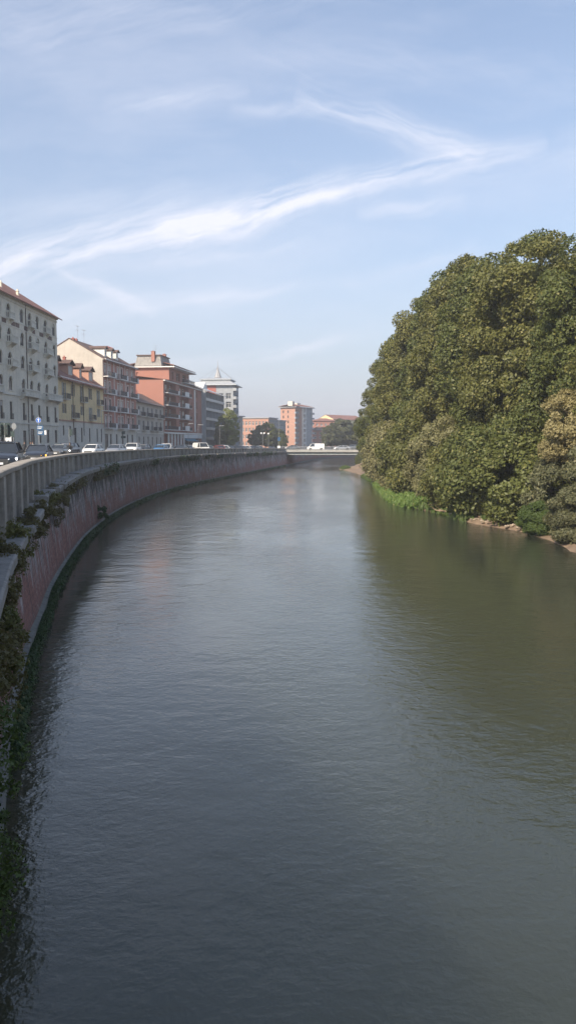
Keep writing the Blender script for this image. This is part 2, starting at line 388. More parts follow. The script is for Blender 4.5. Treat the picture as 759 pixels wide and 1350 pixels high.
def mat_stone(name, c0, c1, lich=.4):
    m = bpy.data.materials.new(name); m.use_nodes = True; t = NT(m.node_tree); b = t.n['Principled BSDF']; b.inputs['Roughness'].default_value = .9
    tc = t.new('ShaderNodeTexCoord').outputs['Object']
    n1 = t.noise(tc, .9, 6, .65); n2 = t.noise(tc, 9.0, 6, .7); n3 = t.noise(t.vm('MULTIPLY', tc, (1, 1, .22)), 3.5, 5, .6)
    c = t.mix(t.ramp(n1, [(.3, 0.), (.7, 1.)]), c0, c1)
    c = t.mix(t.m('MULTIPLY', t.ramp(n2, [(.4, 0.), (.7, 1.)]), .35), c, tuple(x*.55 for x in c0))
    c = t.mix(t.m('MULTIPLY', t.ramp(n3, [(.48, 0.), (.7, 1.)]), lich), c, (.055, .052, .048))
    t.l.new(c, b.inputs['Base Color'])
    bn = t.new('ShaderNodeBump'); bn.inputs['Strength'].default_value = .6; bn.inputs['Distance'].default_value = .02
    t.l.new(n2, bn.inputs['Height']); t.l.new(bn.outputs[0], b.inputs['Normal']); return m
M['wall'] = mat_wall()
M['stone'] = mat_stone('parapet stone', (.27, .245, .22), (.44, .40, .355), .6)
M['stone_top'] = mat_stone('coping stone', (.25, .225, .195), (.38, .34, .29), .3)
M['ledge'] = mat_stone('ledge stone', (.22, .21, .195), (.33, .31, .295), .5)
M['footing'] = mat_stone('footing concrete', (.14, .14, .13), (.24, .24, .22), .6)

def ledge_z(d): return lerp_tab(d, [(16, 3.5), (22, 3.6), (32, 4.05), (45, 4.28), (65, 4.4), (114, 4.42), (140, 4.3), (210, 3.8), (300, 3.6)])
wall = empty('river_wall', (WALL[0].x, WALL[0].y, 0), 0, 'long curving embankment wall of faded red and grey masonry on the left bank', 'wall')
wall.location = (0, 0, 0)
def sect_face(d): tz = ledge_z(d); return [(-2.2, -1.0), (0.0, -1.0), (0.0, 0.0), (-.42, tz-.26), (-2.2, tz-.26)]
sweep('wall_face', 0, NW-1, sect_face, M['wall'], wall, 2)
sweep('footing', 0, NW-1, lambda d: [(-.1, -.9), (.12, -.9), (.10, .32), (-.08, .38)], M['footing'], wall, 2)
# ledge: broken slabs near by, whole further on
rl = random.Random(3)
def slab(i0, i1, dz, out, tilt):
    b = MB(); rings = []
    for i in range(i0, i1+1, max(1, (i1-i0)//6)):
        d = WALL[min(i, NW-1)].y; tz = ledge_z(d)+dz; j = rl.uniform(-.025, .025)
        sec = [(-1.0, tz-.26), (-.5, tz-.28), (out+j-.05, tz-.27-tilt), (out+j, tz-.23-tilt), (out+j, tz-.04-tilt), (out+j-.05, tz+.0-tilt), (-1.0, tz)]
        rings.append([(*wo(i, o), z) for o, z in sec])
    b.ring_loft(rings); return b
runs = [(2, 40, 0), (41, 78, .0), (81, 84, -.05), (86, 91, 0), (94, 97, -.06), (101, 110, 0), (113, 117, 0), (119, 141, 0), (143, 168, 0)]
for (a, b_, dz) in runs:
    slab(a, b_, dz, (.12 if b_ < 80 else .15 if b_ < 100 else 0)+rl.uniform(-.02, .06), rl.uniform(0, .03)).build('ledge_slab', M['ledge'], wall)
i = 171
while i < I_BR-24:
    n = rl.choice([8, 10, 12, 20, 24]); slab(i, min(i+n, I_BR), 0, rl.uniform(-.1, .03), rl.uniform(0, .03)).build('ledge_slab', M['ledge'], wall); i += n+rl.choice([0, 0, 1, 2])
# corbels under the ledge
cs = []; i = 12
while i < I_BR: cs.append(i); i += 4
def corbel(mb, i):
    d = WALL[i].y; tz = ledge_z(d)-.28; p = wo(i, 0); t = wt(i); n = Vector((t.y, -t.x))
    mb.M = Matrix(((t.x, n.x, 0, p.x), (t.y, n.y, 0, p.y), (0, 0, 1, tz), (0, 0, 0, 1)))
    mb.ring_loft([[(x, -.9, -.02), (x, -.08, -.02), (x, -.10, -.22), (x, -.22, -.42), (x, -.38, -.75), (x, -.9, -.75)] for x in (-.17, .17)])
for i in cs[:95]: b = MB(); corbel(b, i); b.build('corbel', M['ledge'], wall)
b = MB()
for i in cs[95:]: corbel(b, i)
tag(b.build('corbel', M['ledge'], wall), kind='stuff')
# parapet
par = empty('stone_parapet', (0, 0, 0), 0, 'weathered grey stone parapet with alternating piers along the top of the river wall', 'parapet')
sweep('coping', 0, I_BR+10, lambda d: [(o+psh(d), top_z(d)+z) for o, z in ((-1.24, -.16), (-.74, -.16), (-.72, -.13), (-.73, -.02), (-.78, 0), (-1.20, 0), (-1.24, -.02))], M['stone_top'], par, 2)
sweep('panel', 0, I_BR+10, lambda d: [(-1.12+psh(d), ledge_z(d)-.1), (-.88+psh(d), ledge_z(d)-.1), (-.88+psh(d), top_z(d)-.17), (-1.12+psh(d), top_z(d)-.17)], M['stone'], par, 2)
def pier(mb, i, w, pr, h=0.):
    d = WALL[i].y; tz = top_z(d); p = wo(i, psh(d)); t = wt(i); n = Vector((t.y, -t.x))
    mb.M = Matrix(((t.x, n.x, 0, p.x), (t.y, n.y, 0, p.y), (0, 0, 1, tz), (0, 0, 0, 1)))
    z1 = -.165-h; e = .02
    for (a, b2) in ((-w/2, w/2),):
        mb.ring_loft([[(a+e, -1.18, z), (a, -1.16, z), (a, pr-e, z), (a+e, pr, z), (b2-e, pr, z), (b2, pr-e, z), (b2, -1.16, z), (b2-e, -1.18, z)] for z in (ledge_z(d)-tz-.05, z1)])
ps = []; i = 3; k = 0
while i < I_BR+8: ps.append((i, k)); i += 2 if False else 3; k += 1
def mk_pier(mb, i, k):
    if k % 2: pier(mb, i, .86, -.825, 0)       # thin facing slab
    else: pier(mb, i, .46, -.70, 0)
near = [q for q in ps if WALL[q[0]].y > 6][:98]; rest = [q for q in ps if q not in near and WALL[q[0]].y > 6]
for (i, k) in near: b = MB(); mk_pier(b, i, k); b.build('pier' if k % 2 == 0 else 'facing_slab', M['stone'], par)
b = MB()
for (i, k) in rest: mk_pier(b, i, k)
tag(b.build('pier', M['stone'], par), kind='stuff')

# ------------------------------------------------------------------ ground on the left bank
M['asphalt'] = mat('asphalt', (.055, .055, .057), .85, .2, .8, bump=.3, bscale=60)
M['pavement'] = mat('pavement slabs', (.20, .19, .18), .85, .12, 1.2)
M['earth'] = mat('dry bank earth', (.19, .135, .09), .95, .35, .7, bump=.8, bscale=5)
M['gravel'] = mat('river gravel', (.30, .24, .18), .95, .4, 3.0, bump=1., bscale=12)
M['meadow'] = mat('park grass', (.07, .085, .035), .95, .3, .3)
M['paint_white'] = mat('road paint', (.6, .6, .58), .7, .1)
def strip(name, offs, m, i0=0, i1=None, step=6):
    i1 = i1 or NW-1; vs = []; fs = []; rows = list(range(i0, i1, step))+[i1]
    for i in rows:
        d = WALL[i].y
        for (o, dz) in offs: p = wo(i, o+(psh(d) if o > -1.5 else 0)) if o > -60 else Vector((o, d)); vs.append((p.x, p.y, street_z(d)+dz))
    n = len(offs)
    for r in range(len(rows)-1):
        for k in range(n-1): fs.append((r*n+k, (r+1)*n+k, (r+1)*n+k+1, r*n+k+1))
    me = bpy.data.meshes.new(name); me.from_pydata(vs, [], fs); me.update(); me.materials.append(m)
    return tag(link(name, me), kind='structure')
strip('road', [(-1.0, 0), (-12, 0), (-30, 0), (-900, 0)], M['asphalt'])
strip('pavement', [(-1.13, .13), (-3.0, .13), (-3.004, -.05)], M['pavement'], 0, I_BR-10)
strip('lane_line', [(-7.0, .004), (-7.15, .004)], M['paint_white'], 0, I_BR-10)
g = MB(); g.poly([(-900, 470, 3.53), (900, 470, 3.53), (900, 2600, 3.53), (-900, 2600, 3.53)]); tag(g.build('ground', M['meadow']), kind='structure')

# ------------------------------------------------------------------ right bank
RB = smooth_path([(19, -80), (17.5, 10), (16.6, 30), (16.3, 43.7), (16.6, 50), (15.6, 55), (14.0, 60), (12.9, 69), (11.3, 74), (10.9, 80), (11.6, 92), (12.4, 105), (13.3, 124), (13.6, 150), (12.6, 170), (11.8, 178), (13.2, 186), (17, 200), (22, 225), (32, 262), (46, 300), (70, 350), (110, 410), (160, 450), (260, 470)], 1.5)
def rbo(i, off):
    i = max(0, min(len(RB)-1, i)); t = (RB[min(i+1, len(RB)-1)]-RB[max(i-1, 0)]).normalized(); return RB[i]+Vector((t.y, -t.x))*off
vs = []; fs = []
prof = [(-1.5, -.7), (-.2, -.05), (.3, .12), (1.2, .34), (2.6, .6), (5, 1.4), (9, 2.6), (30, 3.2)]
for i in range(len(RB)):
    for (o, z) in prof:
        k = .35 if z > 0 else 0
        sh = lerp_tab(RB[i].y, [(150, 1), (168, .7), (188, .7), (215, 1)]) if o < 4 else 1
        p = rbo(i, o+random.uniform(-.25, .25)*(o < 6)); vs.append((p.x, p.y, z*sh+random.uniform(-.1, .1)*k*(z > .1)))
    p = rbo(i, 30); vs.append((900, p.y, 3.5))
n = len(prof)+1
for r in range(len(RB)-1):
    for k in range(n-1): fs.append((r*n+k, r*n+k+1, (r+1)*n+k+1, (r+1)*n+k))
me = bpy.data.meshes.new('right_bank'); me.from_pydata(vs, [], fs); me.update(); me.materials.append(M['earth'])
me.polygons.foreach_set('use_smooth', [True]*len(me.polygons)); tag(link('riverbank', me), kind='structure')

# haze of the far air, round everything but the sky
hb_ = MB(); hb_.box(-905, 905, -135, 2605, -13.5, 38.5)
hm = bpy.data.materials.new('thin haze'); hm.use_nodes = True; ht = NT(hm.node_tree); ht.n.clear(); ho = ht.new('ShaderNodeOutputMaterial'); hv = ht.new('ShaderNodeVolumePrincipled')
hv.inputs['Color'].default_value = (.86, .88, .95, 1); hv.inputs['Density'].default_value = .0006; hv.inputs['Anisotropy'].default_value = .2
ht.l.new(hv.outputs[0], ho.inputs['Volume'])
tag(hb_.build('haze', hm), kind='stuff')
#@@FOLIAGE
# ------------------------------------------------------------------ foliage
M['leaf_deep'] = mat_leaf('deep green leaves', (.046, .062, .016), (.118, .134, .036), (.19, .175, .055))
M['leaf_olive'] = mat_leaf('olive green leaves', (.055, .066, .018), (.145, .148, .042), (.21, .185, .06))
M['leaf_pale'] = mat_leaf('pale willow leaves', (.11, .115, .050), (.21, .20, .095), (.26, .24, .12))
M['leaf_willow'] = mat_leaf('grey green willow leaves', (.065, .072, .035), (.135, .138, .068), (.2, .18, .09))
M['leaf_straw'] = mat_leaf('straw yellow leaves', (.14, .125, .055), (.28, .245, .115), (.30, .27, .15))
M['leaf_yellow'] = mat_leaf('yellowing leaves', (.14, .12, .020), (.28, .23, .035), (.07, .08, .02))
M['leaf_fresh'] = mat_leaf('fresh green leaves', (.035, .062, .014), (.085, .125, .030))
M['leaf_dry'] = mat_leaf('half dried leaves', (.07, .062, .026), (.13, .12, .045), (.16, .11, .07), .25)
M['leaf_algae'] = mat_leaf('wet dark green weed', (.020, .042, .012), (.050, .090, .024), None, .15)
M['leaf_grass'] = mat_leaf('bright bank grass', (.05, .095, .018), (.12, .19, .04), (.22, .19, .09))
M['leaf_lime'] = mat_leaf('yellow green leaves', (.09, .12, .03), (.20, .23, .06), (.28, .25, .06))
M['leaf_hazy'] = mat_leaf('distant tree leaves', (.05, .065, .035), (.115, .12, .055))
M['bark'] = mat('grey brown bark', (.10, .082, .065), .95, .35, 4.0, bump=1., bscale=9)

def leaf_mesh(name, pts, nrm, size, m, aspect=1.7, jit=.75, rng=RNG, droop=0.):
    """one diamond leaf, lightly folded, at each point; nrm is the way it tends to face"""
    n = len(pts)
    N = nrm+rng.normal(0, jit, (n, 3)); N[:, 2] += .35; N /= np.linalg.norm(N, axis=1)[:, None]+1e-9
    A = rng.normal(0, 1, (n, 3)); A[:, 2] -= droop; A -= N*(A*N).sum(1)[:, None]; A /= np.linalg.norm(A, axis=1)[:, None]+1e-9
    B = np.cross(N, A); s = (size*rng.uniform(.6, 1.35, n))[:, None]
    fold = N*s*.16
    V = np.stack([pts-A*s*.5*aspect, pts+B*s*.5-fold+A*s*.1, pts+A*s*.5*aspect, pts-B*s*.5-fold+A*s*.1], 1).reshape(-1, 3)
    me = bpy.data.meshes.new(name); me.vertices.add(4*n); me.vertices.foreach_set('co', V.astype(np.float32).ravel())
    me.loops.add(4*n); me.loops.foreach_set('vertex_index', np.arange(4*n, dtype=np.int32))
    me.polygons.add(n); me.polygons.foreach_set('loop_start', np.arange(0, 4*n, 4, dtype=np.int32)); me.polygons.foreach_set('loop_total', np.full(n, 4, dtype=np.int32))
    me.update(calc_edges=True); me.materials.append(m); return me

def fib_dirs(n, rng):
    i = np.arange(n)+.5; ph = np.arccos(1-2*i/n); th = math.pi*(1+5**.5)*i+rng.uniform(0, 6)
    return np.stack([np.cos(th)*np.sin(ph), np.sin(th)*np.sin(ph), np.cos(ph)], 1)

def crown_points(rad, h, nclump, nleaf, clump, rng, lobes=7, base=.0, belly=.42, wild=False):
    """clumps of leaves spread on an uneven, lobed crown; z from base to base+h"""
    L = fib_dirs(lobes, rng)+rng.normal(0, .3, (lobes, 3)); L /= np.linalg.norm(L, axis=1)[:, None]
    D = fib_dirs(nclump, rng)+rng.normal(0, .12, (nclump, 3)); D /= np.linalg.norm(D, axis=1)[:, None]
    bump = np.max(D@L.T, axis=1); rr =  .74+.32*bump**3+rng.normal(0, .055, nclump)
    if wild: rr = .55+.5*bump**2.5+rng.normal(0, .09, nclump)
    
    if wild: rr = .55+.5*bump**2.5+rng.normal(0, .09, nclump)
    rr = np.minimum(rr, 1.06); inner = rng.random(nclump) < .22; rr = np.where(inner, rr*rng.uniform(.45, .8, nclump), rr)
    C = D*rr[:, None]; zc = base+h*belly
    up = C[:, 2] > 0
    X = C[:, 0]*rad; Y = C[:, 1]*rad; Z = zc+np.where(up, C[:, 2]*h*(1-belly), C[:, 2]*h*belly)
    C = np.stack([X, Y, Z], 1)
    cr = clump*rng.uniform(.65, 1.4, nclump)
    P = []; Nn = []
    for c, r, d in zip(C, cr, D):
        k = max(8, int(nleaf*(r/clump)**2)); q = rng.normal(0, 1, (k, 3)); q /= np.linalg.norm(q, axis=1)[:, None]
        q = q[(q@d) > -.45]
        e = rng.uniform(.55 if wild else .72, 1.25 if wild else 1.08, len(q))[:, None]
        # leaf rosettes: pull leaves to a few centres on the clump
        P.append(c+q*e*np.array([r, r, r*.8])); Nn.append(q*.8+d*.4)
    return np.concatenate(P), np.concatenate(Nn)

def trunk_mesh(h, r, rng, spread=3., nb=6, lean=0.):
    b = MB(); pts = [(0, 0, -.6), (lean*.1, 0, h*.2), (lean*.4, .1, h*.5), (lean, -.1, h*.85)]
    b.path(pts, [r*1.35, r, r*.75, r*.25], 8)
    for k in range(nb):
        a = k*2.4+rng.uniform(-.4, .4); z0 = h*rng.uniform(.3, .6); l = spread*rng.uniform(.7, 1.2)
        x0 = lean*.45*z0/h*1.5
        b.path([(x0, 0, z0), (x0+math.cos(a)*l*.45, math.sin(a)*l*.45, z0+h*.12), (x0+math.cos(a)*l, math.sin(a)*l, z0+h*.3)], [r*.45, r*.3, r*.08], 6)
    return b
TREE_P = {}
def tree_proto(key, rad, h, ncl, nl, clump, size, m, base, seed, tr=.35, lean=0, aspect=1.7):
    rng = np.random.default_rng(seed); P, N = crown_points(rad, h-base, ncl, nl, clump, rng, base=base, wild=key.startswith('bush'), lobes=6 if key.startswith('bush') else 8)
    me = leaf_mesh('crown', P, N, size, m, aspect, .75, rng)
    tb = trunk_mesh(h, tr, rng, rad*.7, 7, lean); tm = bpy.data.meshes.new('trunk'); tm.from_pydata(tb.v, [], tb.f); tm.update(); tm.materials.append(M['bark'])
    TREE_P[key] = (me, tm, h)
def tree(key, x, y, z, h, label, group=None, wid=1., rz=0, name='broadleaf_tree', cat='tree', m=None):
    me, tm, ph = TREE_P[key]; s = h/ph
    e = empty(name, (x, y, z), rz, label, cat, group)
    c = link('crown', me, e); t = link('trunk', tm, e)
    for o in (c, t): o.scale = (s*wid, s*wid, s)
    if m: c.material_slots[0].link = 'OBJECT'; c.material_slots[0].material = m
    return e
for k in range(4):
    tree_proto('big%d' % k, 6.6, 24, 200, 640, 1.3, .178, M['leaf_deep' if k % 2 else 'leaf_olive'], 2.0, 100+k)
tree_proto('bush0', 3.4, 6.0, 120, 420, .62, .105, M['leaf_pale'], -.3, 200, .10, aspect=2.6)
tree_proto('bush1', 3.2, 5.0, 120, 420, .6, .115, M['leaf_olive'], -.3, 201, .10)
tree_proto('far0', 4.5, 12, 90, 130, 1.0, .38, M['leaf_hazy'], 1.2, 300, .2)
tree_proto('poplar', 3.4, 13, 110, 160, .9, .30, M['leaf_fresh'], 1.0, 301, .2)

ORD = ['first', 'second', 'third', 'fourth', 'fifth', 'sixth', 'seventh', 'eighth', 'ninth', 'tenth', 'eleventh', 'twelfth', 'thirteenth', 'fourteenth', 'fifteenth', 'sixteenth', 'seventeenth', 'eighteenth', 'nineteenth', 'twentieth']
front = [(24.8, 50, 17.5, 1.1), (24, 60, 20.6, .95), (21.6, 67, 22.2, .95), (22, 76, 24.5, .95), (19.8, 84, 24.0, .92), (20.2, 94, 25, .95), (19.4, 104, 24.2, .95), (19.4, 114, 22.4, .95), (18.4, 124, 19.5, 1.0), (17.3, 134, 15.2, 1.25)]
for k, (x, y, h, wd) in enumerate(front):
    tree('big%d' % (k % 4), x, y, 1.2, h, 'tall dense green tree, %s of the waterside row counted from the right edge' % ORD[k], 'tall trees lining the right bank', wd, k*1.7)
back = [(33, 58, 20), (34, 70, 22.0), (32, 82, 23.4), (31, 95, 24.2), (29, 108, 25), (29, 122, 21)]
for k, (x, y, h) in enumerate(back):
    tree('big%d' % ((k+2) % 4), x, y, 2.5, h, 'high treetop showing behind the waterside row, %s from the right edge' % ORD[k], 'trees behind the waterside row', 1.0, k*2.3+.5)
# undergrowth and special shrubs of the right bank
def bush(key, x, y, z, h, wid, m, label, name='shrub', cat='shrub', group=None, rz=0): return tree(key, x, y, z, h, label, group, wid, rz, name, cat, m)
bush('bush0', 19.9, 52.5, 5.0, 4.6, 1.05, M['leaf_straw'], 'straw yellow leafed tree leaning out before the green trees, right edge', 'yellowing_tree', 'tree')
bush('bush0', 18.0, 46.5, .1, 3.4, 1.2, M['leaf_willow'], 'grey green shrub with soft foliage at the waterline, nearest the right edge', rz=1)
bush('bush0', 19.4, 51.6, .2, 5.8, .85, M['leaf_willow'], 'tall grey green willow bush under the straw yellow crown', rz=2)
bush('bush1', 16.9, 51.0, .1, 2.2, .95, M['leaf_fresh'], 'low bright green bush hanging over the water beside the grey green shrub', rz=3)
bush('bush1', 16.8, 62.0, .6, 7.5, .9, M['leaf_deep'], 'dark green bush behind the sandy strip of shore', rz=4)
bush('bush1', 18.8, 57.5, .6, 6.5, 1.1, M['leaf_deep'], 'dark bush between the sandy shore and the willow bush', rz=5)
und = [(15.2, 68, 7.0), (14.6, 75, 7.6), (13.9, 83, 8.0), (14.2, 90, 8.5), (14.0, 98, 9.0), (14.2, 106, 8.6), (14.4, 114, 8.2)]
for k, (x, y, h) in enumerate(und):
    bush('bush0' if k % 2 else 'bush1', x+.4+(1.6 if k > 3 else .3), y, .5, h, .85, M['leaf_pale'] if k % 2 or k > 3 else M['leaf_olive'], 'pale willow bush on the bank above the grass, %s from the sandy shore' % ORD[k], group='willow bushes along the right bank', rz=k*1.3)
bush('bush1', 15.9, 121, .3, 6.2, .7, M['leaf_yellow'], 'yellow leafed bush at the tip of the wooded bank', rz=.4)
bush('bush0', 16.6, 128, .3, 8, .7, M['leaf_pale'], 'pale willow bush just behind the yellow bush', rz=2.4)
bush('bush0', 18.3, 140, .3, 9, .8, M['leaf_pale'], 'pale willow bush furthest along the wooded bank before the bridge', rz=1.4)
bush('bush1', 18.8, 196, .3, 3.0, .8, M['leaf_deep'], 'dark low bush on the gravel bar beside the bridge', rz=1.4)
# grass strips along the right bank: uncountable
def bank_grass(label_m, i_ranges, dens, hh, m, name, seed):
    rng = np.random.default_rng(seed); P = []; N = []
    for (y0, y1, o0, o1) in i_ranges:
        idx = [i for i in range(len(RB)) if y0 <= RB[i].y <= y1]
        for _ in range(int(dens*(y1-y0)*(o1-o0))):
            i = rng.choice(idx); o = rng.uniform(o0, o1); p = rbo(i, o); p = p+Vector((0, rng.uniform(-.8, .8)))
            z = lerp_tab(o, [(-.4, 0), (.3, .1), (1.2, .3), (2.6, .55), (5, 1.3)])
            hmul = .4+.6*math.sin(math.pi*min(1, max(0, (o-o0)/(o1-o0))))
            P.append((p.x, p.y, z+rng.uniform(0, hh*hmul))); N.append((-.6, -.5, .2))
    me = leaf_mesh(name, np.array(P), np.array(N), .10, m, 4.0, .7, rng, 3.); return tag(link(name, me), kind='stuff')
bank_grass('', [(72, 112, -.5, 2.6)], 260, .75, M['leaf_grass'], 'grass', 41)
bank_grass('', [(60, 72, -.3, .7), (50, 60, 0.8, 1.8), (112, 140, -.4, 1.5), (174, 182, .2, 2)], 140, .4, M['leaf_fresh'], 'grass', 42)
# pale pebbles on the shore
pb = MB(); rr = random.Random(5)
for k in range(420):
    i = rr.choice([i for i in range(len(RB)) if 51 < RB[i].y < 72]); p = rbo(i, rr.uniform(-.1, 1.6)); s = rr.uniform(.05, .18)
    z = .12+rr.uniform(0, .2)
    pb.ring_loft([[(p.x+s*a*math.cos(q), p.y+s*a*math.sin(q), z+s*c) for q in (0, 1.1, 2.2, 3.3, 4.4, 5.4)] for a, c in ((.6, -.5), (1, 0), (.5, .45))])
tag(pb.build('gravel', M['gravel']), kind='stuff')

M['driftwood'] = mat('bleached driftwood', (.24, .17, .12), .9, .3, 5.0, bump=.8, bscale=15)
for k, (i_, o_, L_, a_, lab) in enumerate([(0, .5, 2.6, .4, 'long bleached branch lying on the sandy shore at the waterline'), (1, 1.2, 1.8, 1.6, 'short forked driftwood branch higher on the sandy shore'), (2, -.2, 2.2, 2.6, 'thin branch poking from the sandy shore into the river')]):
    ii_ = min(range(len(RB)), key=lambda q: abs(RB[q].y-(56+k*4.5))); p_ = rbo(ii_, o_); e_ = empty('driftwood', (p_.x, p_.y, .3), a_, lab, 'driftwood'); b = MB()
    b.path([(-L_/2, 0, 0), (-L_*.1, .12, .08), (L_*.3, .02, .12), (L_/2, -.2, .3)], [.09, .075, .05, .015], 7); b.build('branch', M['driftwood'], e_)
    b = MB(); b.path([(-L_*.1, .12, .08), (L_*.12, .5, .3), (L_*.2, .8, .55)], [.04, .025, .008], 6); b.build('twig', M['driftwood'], e_)
# ---- plants of the river wall
def wall_plant(i, out, z, rx, rz_, n, leaf, m, label, seed, hang=.0, group=None):
    rng = np.random.default_rng(seed); p = wo(i, out); P = []; Nn = []; t = wt(i)
    nc = max(6, n//90); D = rng.normal(0, 1, (nc, 3)); D /= np.linalg.norm(D, axis=1)[:, None]; D *= rng.uniform(.3, 1.0, nc)[:, None]
    C = D*np.array([rx*.55, rx, rz_])
    C[:, 2] -= hang*np.abs(rng.normal(0, .7, nc)); 
    for c in C:
        q = rng.normal(0, 1, (90, 3)); q /= np.linalg.norm(q, axis=1)[:, None]; r = rng.uniform(.10, .24)
        P.append(c+q*r*rng.uniform(.5, 1.1, 90)[:, None]); Nn.append(q)
    P = np.concatenate(P); Nn = np.concatenate(Nn)
    o = link('wall_shrub', leaf_mesh('wall_shrub', P, Nn, leaf, m, 1.8, .8, rng))
    # a few woody stems
    e = empty('wall_shrub', (p.x, p.y, z), math.atan2(-t.x, t.y), label, 'shrub', group)
    o.name = 'foliage'; o.parent = e
    b = MB()
    for k in range(9):
        c = C[k % nc]; b.path([(-.3, 0, -.1), tuple(np.array(c)*.5+np.array([0, 0, .08])), tuple(c)], [.012, .009, .004], 5)
    b.build('stem', M['bark'], e); return e
rp = random.Random(9)
W = lambda d: idx_at(d)
L0 = 4.05
wps = [(W(9.3), -.05, 2.7, .75, .5, 3600, .035, M['leaf_fresh'], 'green leafy shrub hanging from the wall at the lower left corner', .5),
 (W(10.6), -.12, 3.2, .8, .4, 3000, .035, M['leaf_dry'], 'straggly half dried shrub above the green one in the lower left corner', .5),
 (W(8.3), .0, 1.7, .55, .5, 2200, .035, M['leaf_fresh'], 'lowest green shrub trailing down towards the water at the left edge', .6),
 (W(12.8), -.2, 3.0, 1.0, .4, 4600, .042, M['leaf_dry'], 'dense brownish green bush below the long ledge slab at the left edge', .6),
 (W(14.0), -.12, 2.7, .9, .45, 3600, .05, M['leaf_olive'], 'olive bush hanging down the red wall under the long slab', .9),
 (W(15.8), -.12, 3.2, .7, .3, 2400, .05, M['leaf_dry'], 'dry trailing bush on the outer edge of the long ledge slab', .8),
 (W(18.8), -.25, 3.55, .8, .35, 2600, .05, M['leaf_dry'], 'reddish dry bush filling the gap after the long ledge slab', .5),
 (W(21.5), -.35, 3.75, .9, .35, 2600, .055, M['leaf_olive'], 'green bush around the second broken slab of the ledge', .5),
 (W(24.5), -.25, 3.75, 1.0, .3, 2400, .055, M['leaf_dry'], 'brown bush hanging beside the small broken ledge stones', .6),
 (W(28.0), -.2, 3.8, 1.3, .35, 2600, .06, M['leaf_dry'], 'wide dried bush hanging between two ledge slabs', .6),
 (W(32.0), -.3, 4.05, 1.1, .35, 2200, .06, M['leaf_olive'], 'dark bush growing behind the fifth ledge slab', .4),
 (W(36.0), -.2, 3.9, 1.3, .4, 2200, .06, M['leaf_dry'], 'thin dried bush hanging over the streaked part of the wall', .7),
 (W(17.0), -.65, 3.75, .35, .25, 1100, .045, M['leaf_fresh'], 'small fresh green plant growing on the long slab against the parapet', 0.),
 (W(57.0), -.1, 1.1, 1.4, .5, 1400, .10, M['leaf_algae'], 'dark shrub rooted at the foot of the wall where the curve steepens', .3)]
for k, (i, out, z, rx, rz_, n, lf, m, lab, hang) in enumerate(wps): out += .1 if WALL[i].y < 11 else .12 if WALL[i].y < 20 else .1; wall_plant(i, out, z, rx, rz_, n, lf, m, lab, 500+k, hang)
def strip_leaves(name, i0, i1, o, z, zs, dens, size, m, seed, clumpy=0.):
    rng = np.random.default_rng(seed); n = int((i1-i0)*.4*dens); ii = rng.uniform(i0, i1, n)
    if clumpy:
        keep = np.sin(ii*.11)+np.sin(ii*.043+1)+np.sin(ii*.31) > clumpy; ii = ii[keep]
    P = np.array([(*(wo(int(a), o+rng.normal(0, .09))+wt(int(a))*(a-int(a))*.4), z(WALL[int(a)].y)+rng.uniform(-zs, zs*.6)) for a in ii])
    N = np.array([(wt(int(a)).y, -wt(int(a)).x, .5) for a in ii])
    return tag(link(name, leaf_mesh(name, P, N, size, m, 2.2, .7, rng, 1.5)), kind='stuff')
strip_leaves('waterside_weed', W(14.2), W(30), .16, lambda d: .13+.06*math.sin(d*1.3), .17, 1700, .042, M['leaf_algae'], 61)
strip_leaves('waterside_weed', W(30), W(75), .16, lambda d: .15, .22, 800, .07, M['leaf_algae'], 62)
strip_leaves('waterside_weed', W(75), W(200), .22, lambda d: .16, .14, 60, .18, M['leaf_algae'], 63)
strip_leaves('ledge_weed', W(38), W(85), -.18, lambda d: ledge_z(d)-.38, .55, 150, .11, M['leaf_dry'], 64, .4)
strip_leaves('ledge_weed', W(60), W(190), -.12, lambda d: ledge_z(d)-.30, .45, 60, .16, M['leaf_algae'], 65, .2)

# trees beyond
def ft(px, d, top_px, key, wid, m, label, group, zb=None):
    zt = EYE+(583-top_px)*d/F; x = (px-379.5)/F*d; zb = street_z(d) if zb is None else zb
    return tree(key, x, d, zb, (zt-zb)*1.02, label, group, wid, px*.3, m=m)
ft(300, 268, 541, 'poplar', .95, M['leaf_lime'], 'upright yellow green tree in front of the grey apartment tower', None).name = 'street_tree'
ft(291, 262, 562, 'poplar', .8, M['leaf_hazy'], 'lower green tree at the left foot of the upright yellow green tree', None).name = 'street_tree'
for k, (px, d, tp, wd) in enumerate([(337, 330, 567, 1.0), (350, 325, 558, 1.15), (364, 328, 565, 1.0), (373, 322, 572, .8)]):
    ft(px, d, tp, 'far0', wd, M['leaf_deep'], 'dark green round tree before the long low office block, %s from the left' % ORD[k], 'dark trees at the end of the wall')
for k, (px, d, tp, wd) in enumerate([(437, 330, 560, 1.0), (449, 345, 553, 1.1), (459, 350, 560, 1.0), (468, 360, 562, 1.2), (478, 370, 556, 1.3), (428, 325, 577, .7)]):
    ft(px, d, tp, 'far0', wd, M['leaf_hazy'], 'hazy light green tree beyond the bridge, %s of its group' % ORD[k], 'hazy trees beyond the bridge')
for k in range(9):
    tree('far0', 26+k*5.5+(k % 2)*4, 232+k*17, 3, 13+(k % 3)*2, 'tree on the far right bank behind the leaning treetops, %s from the bridge' % ORD[k], 'trees of the far right bank', 1.2, k)
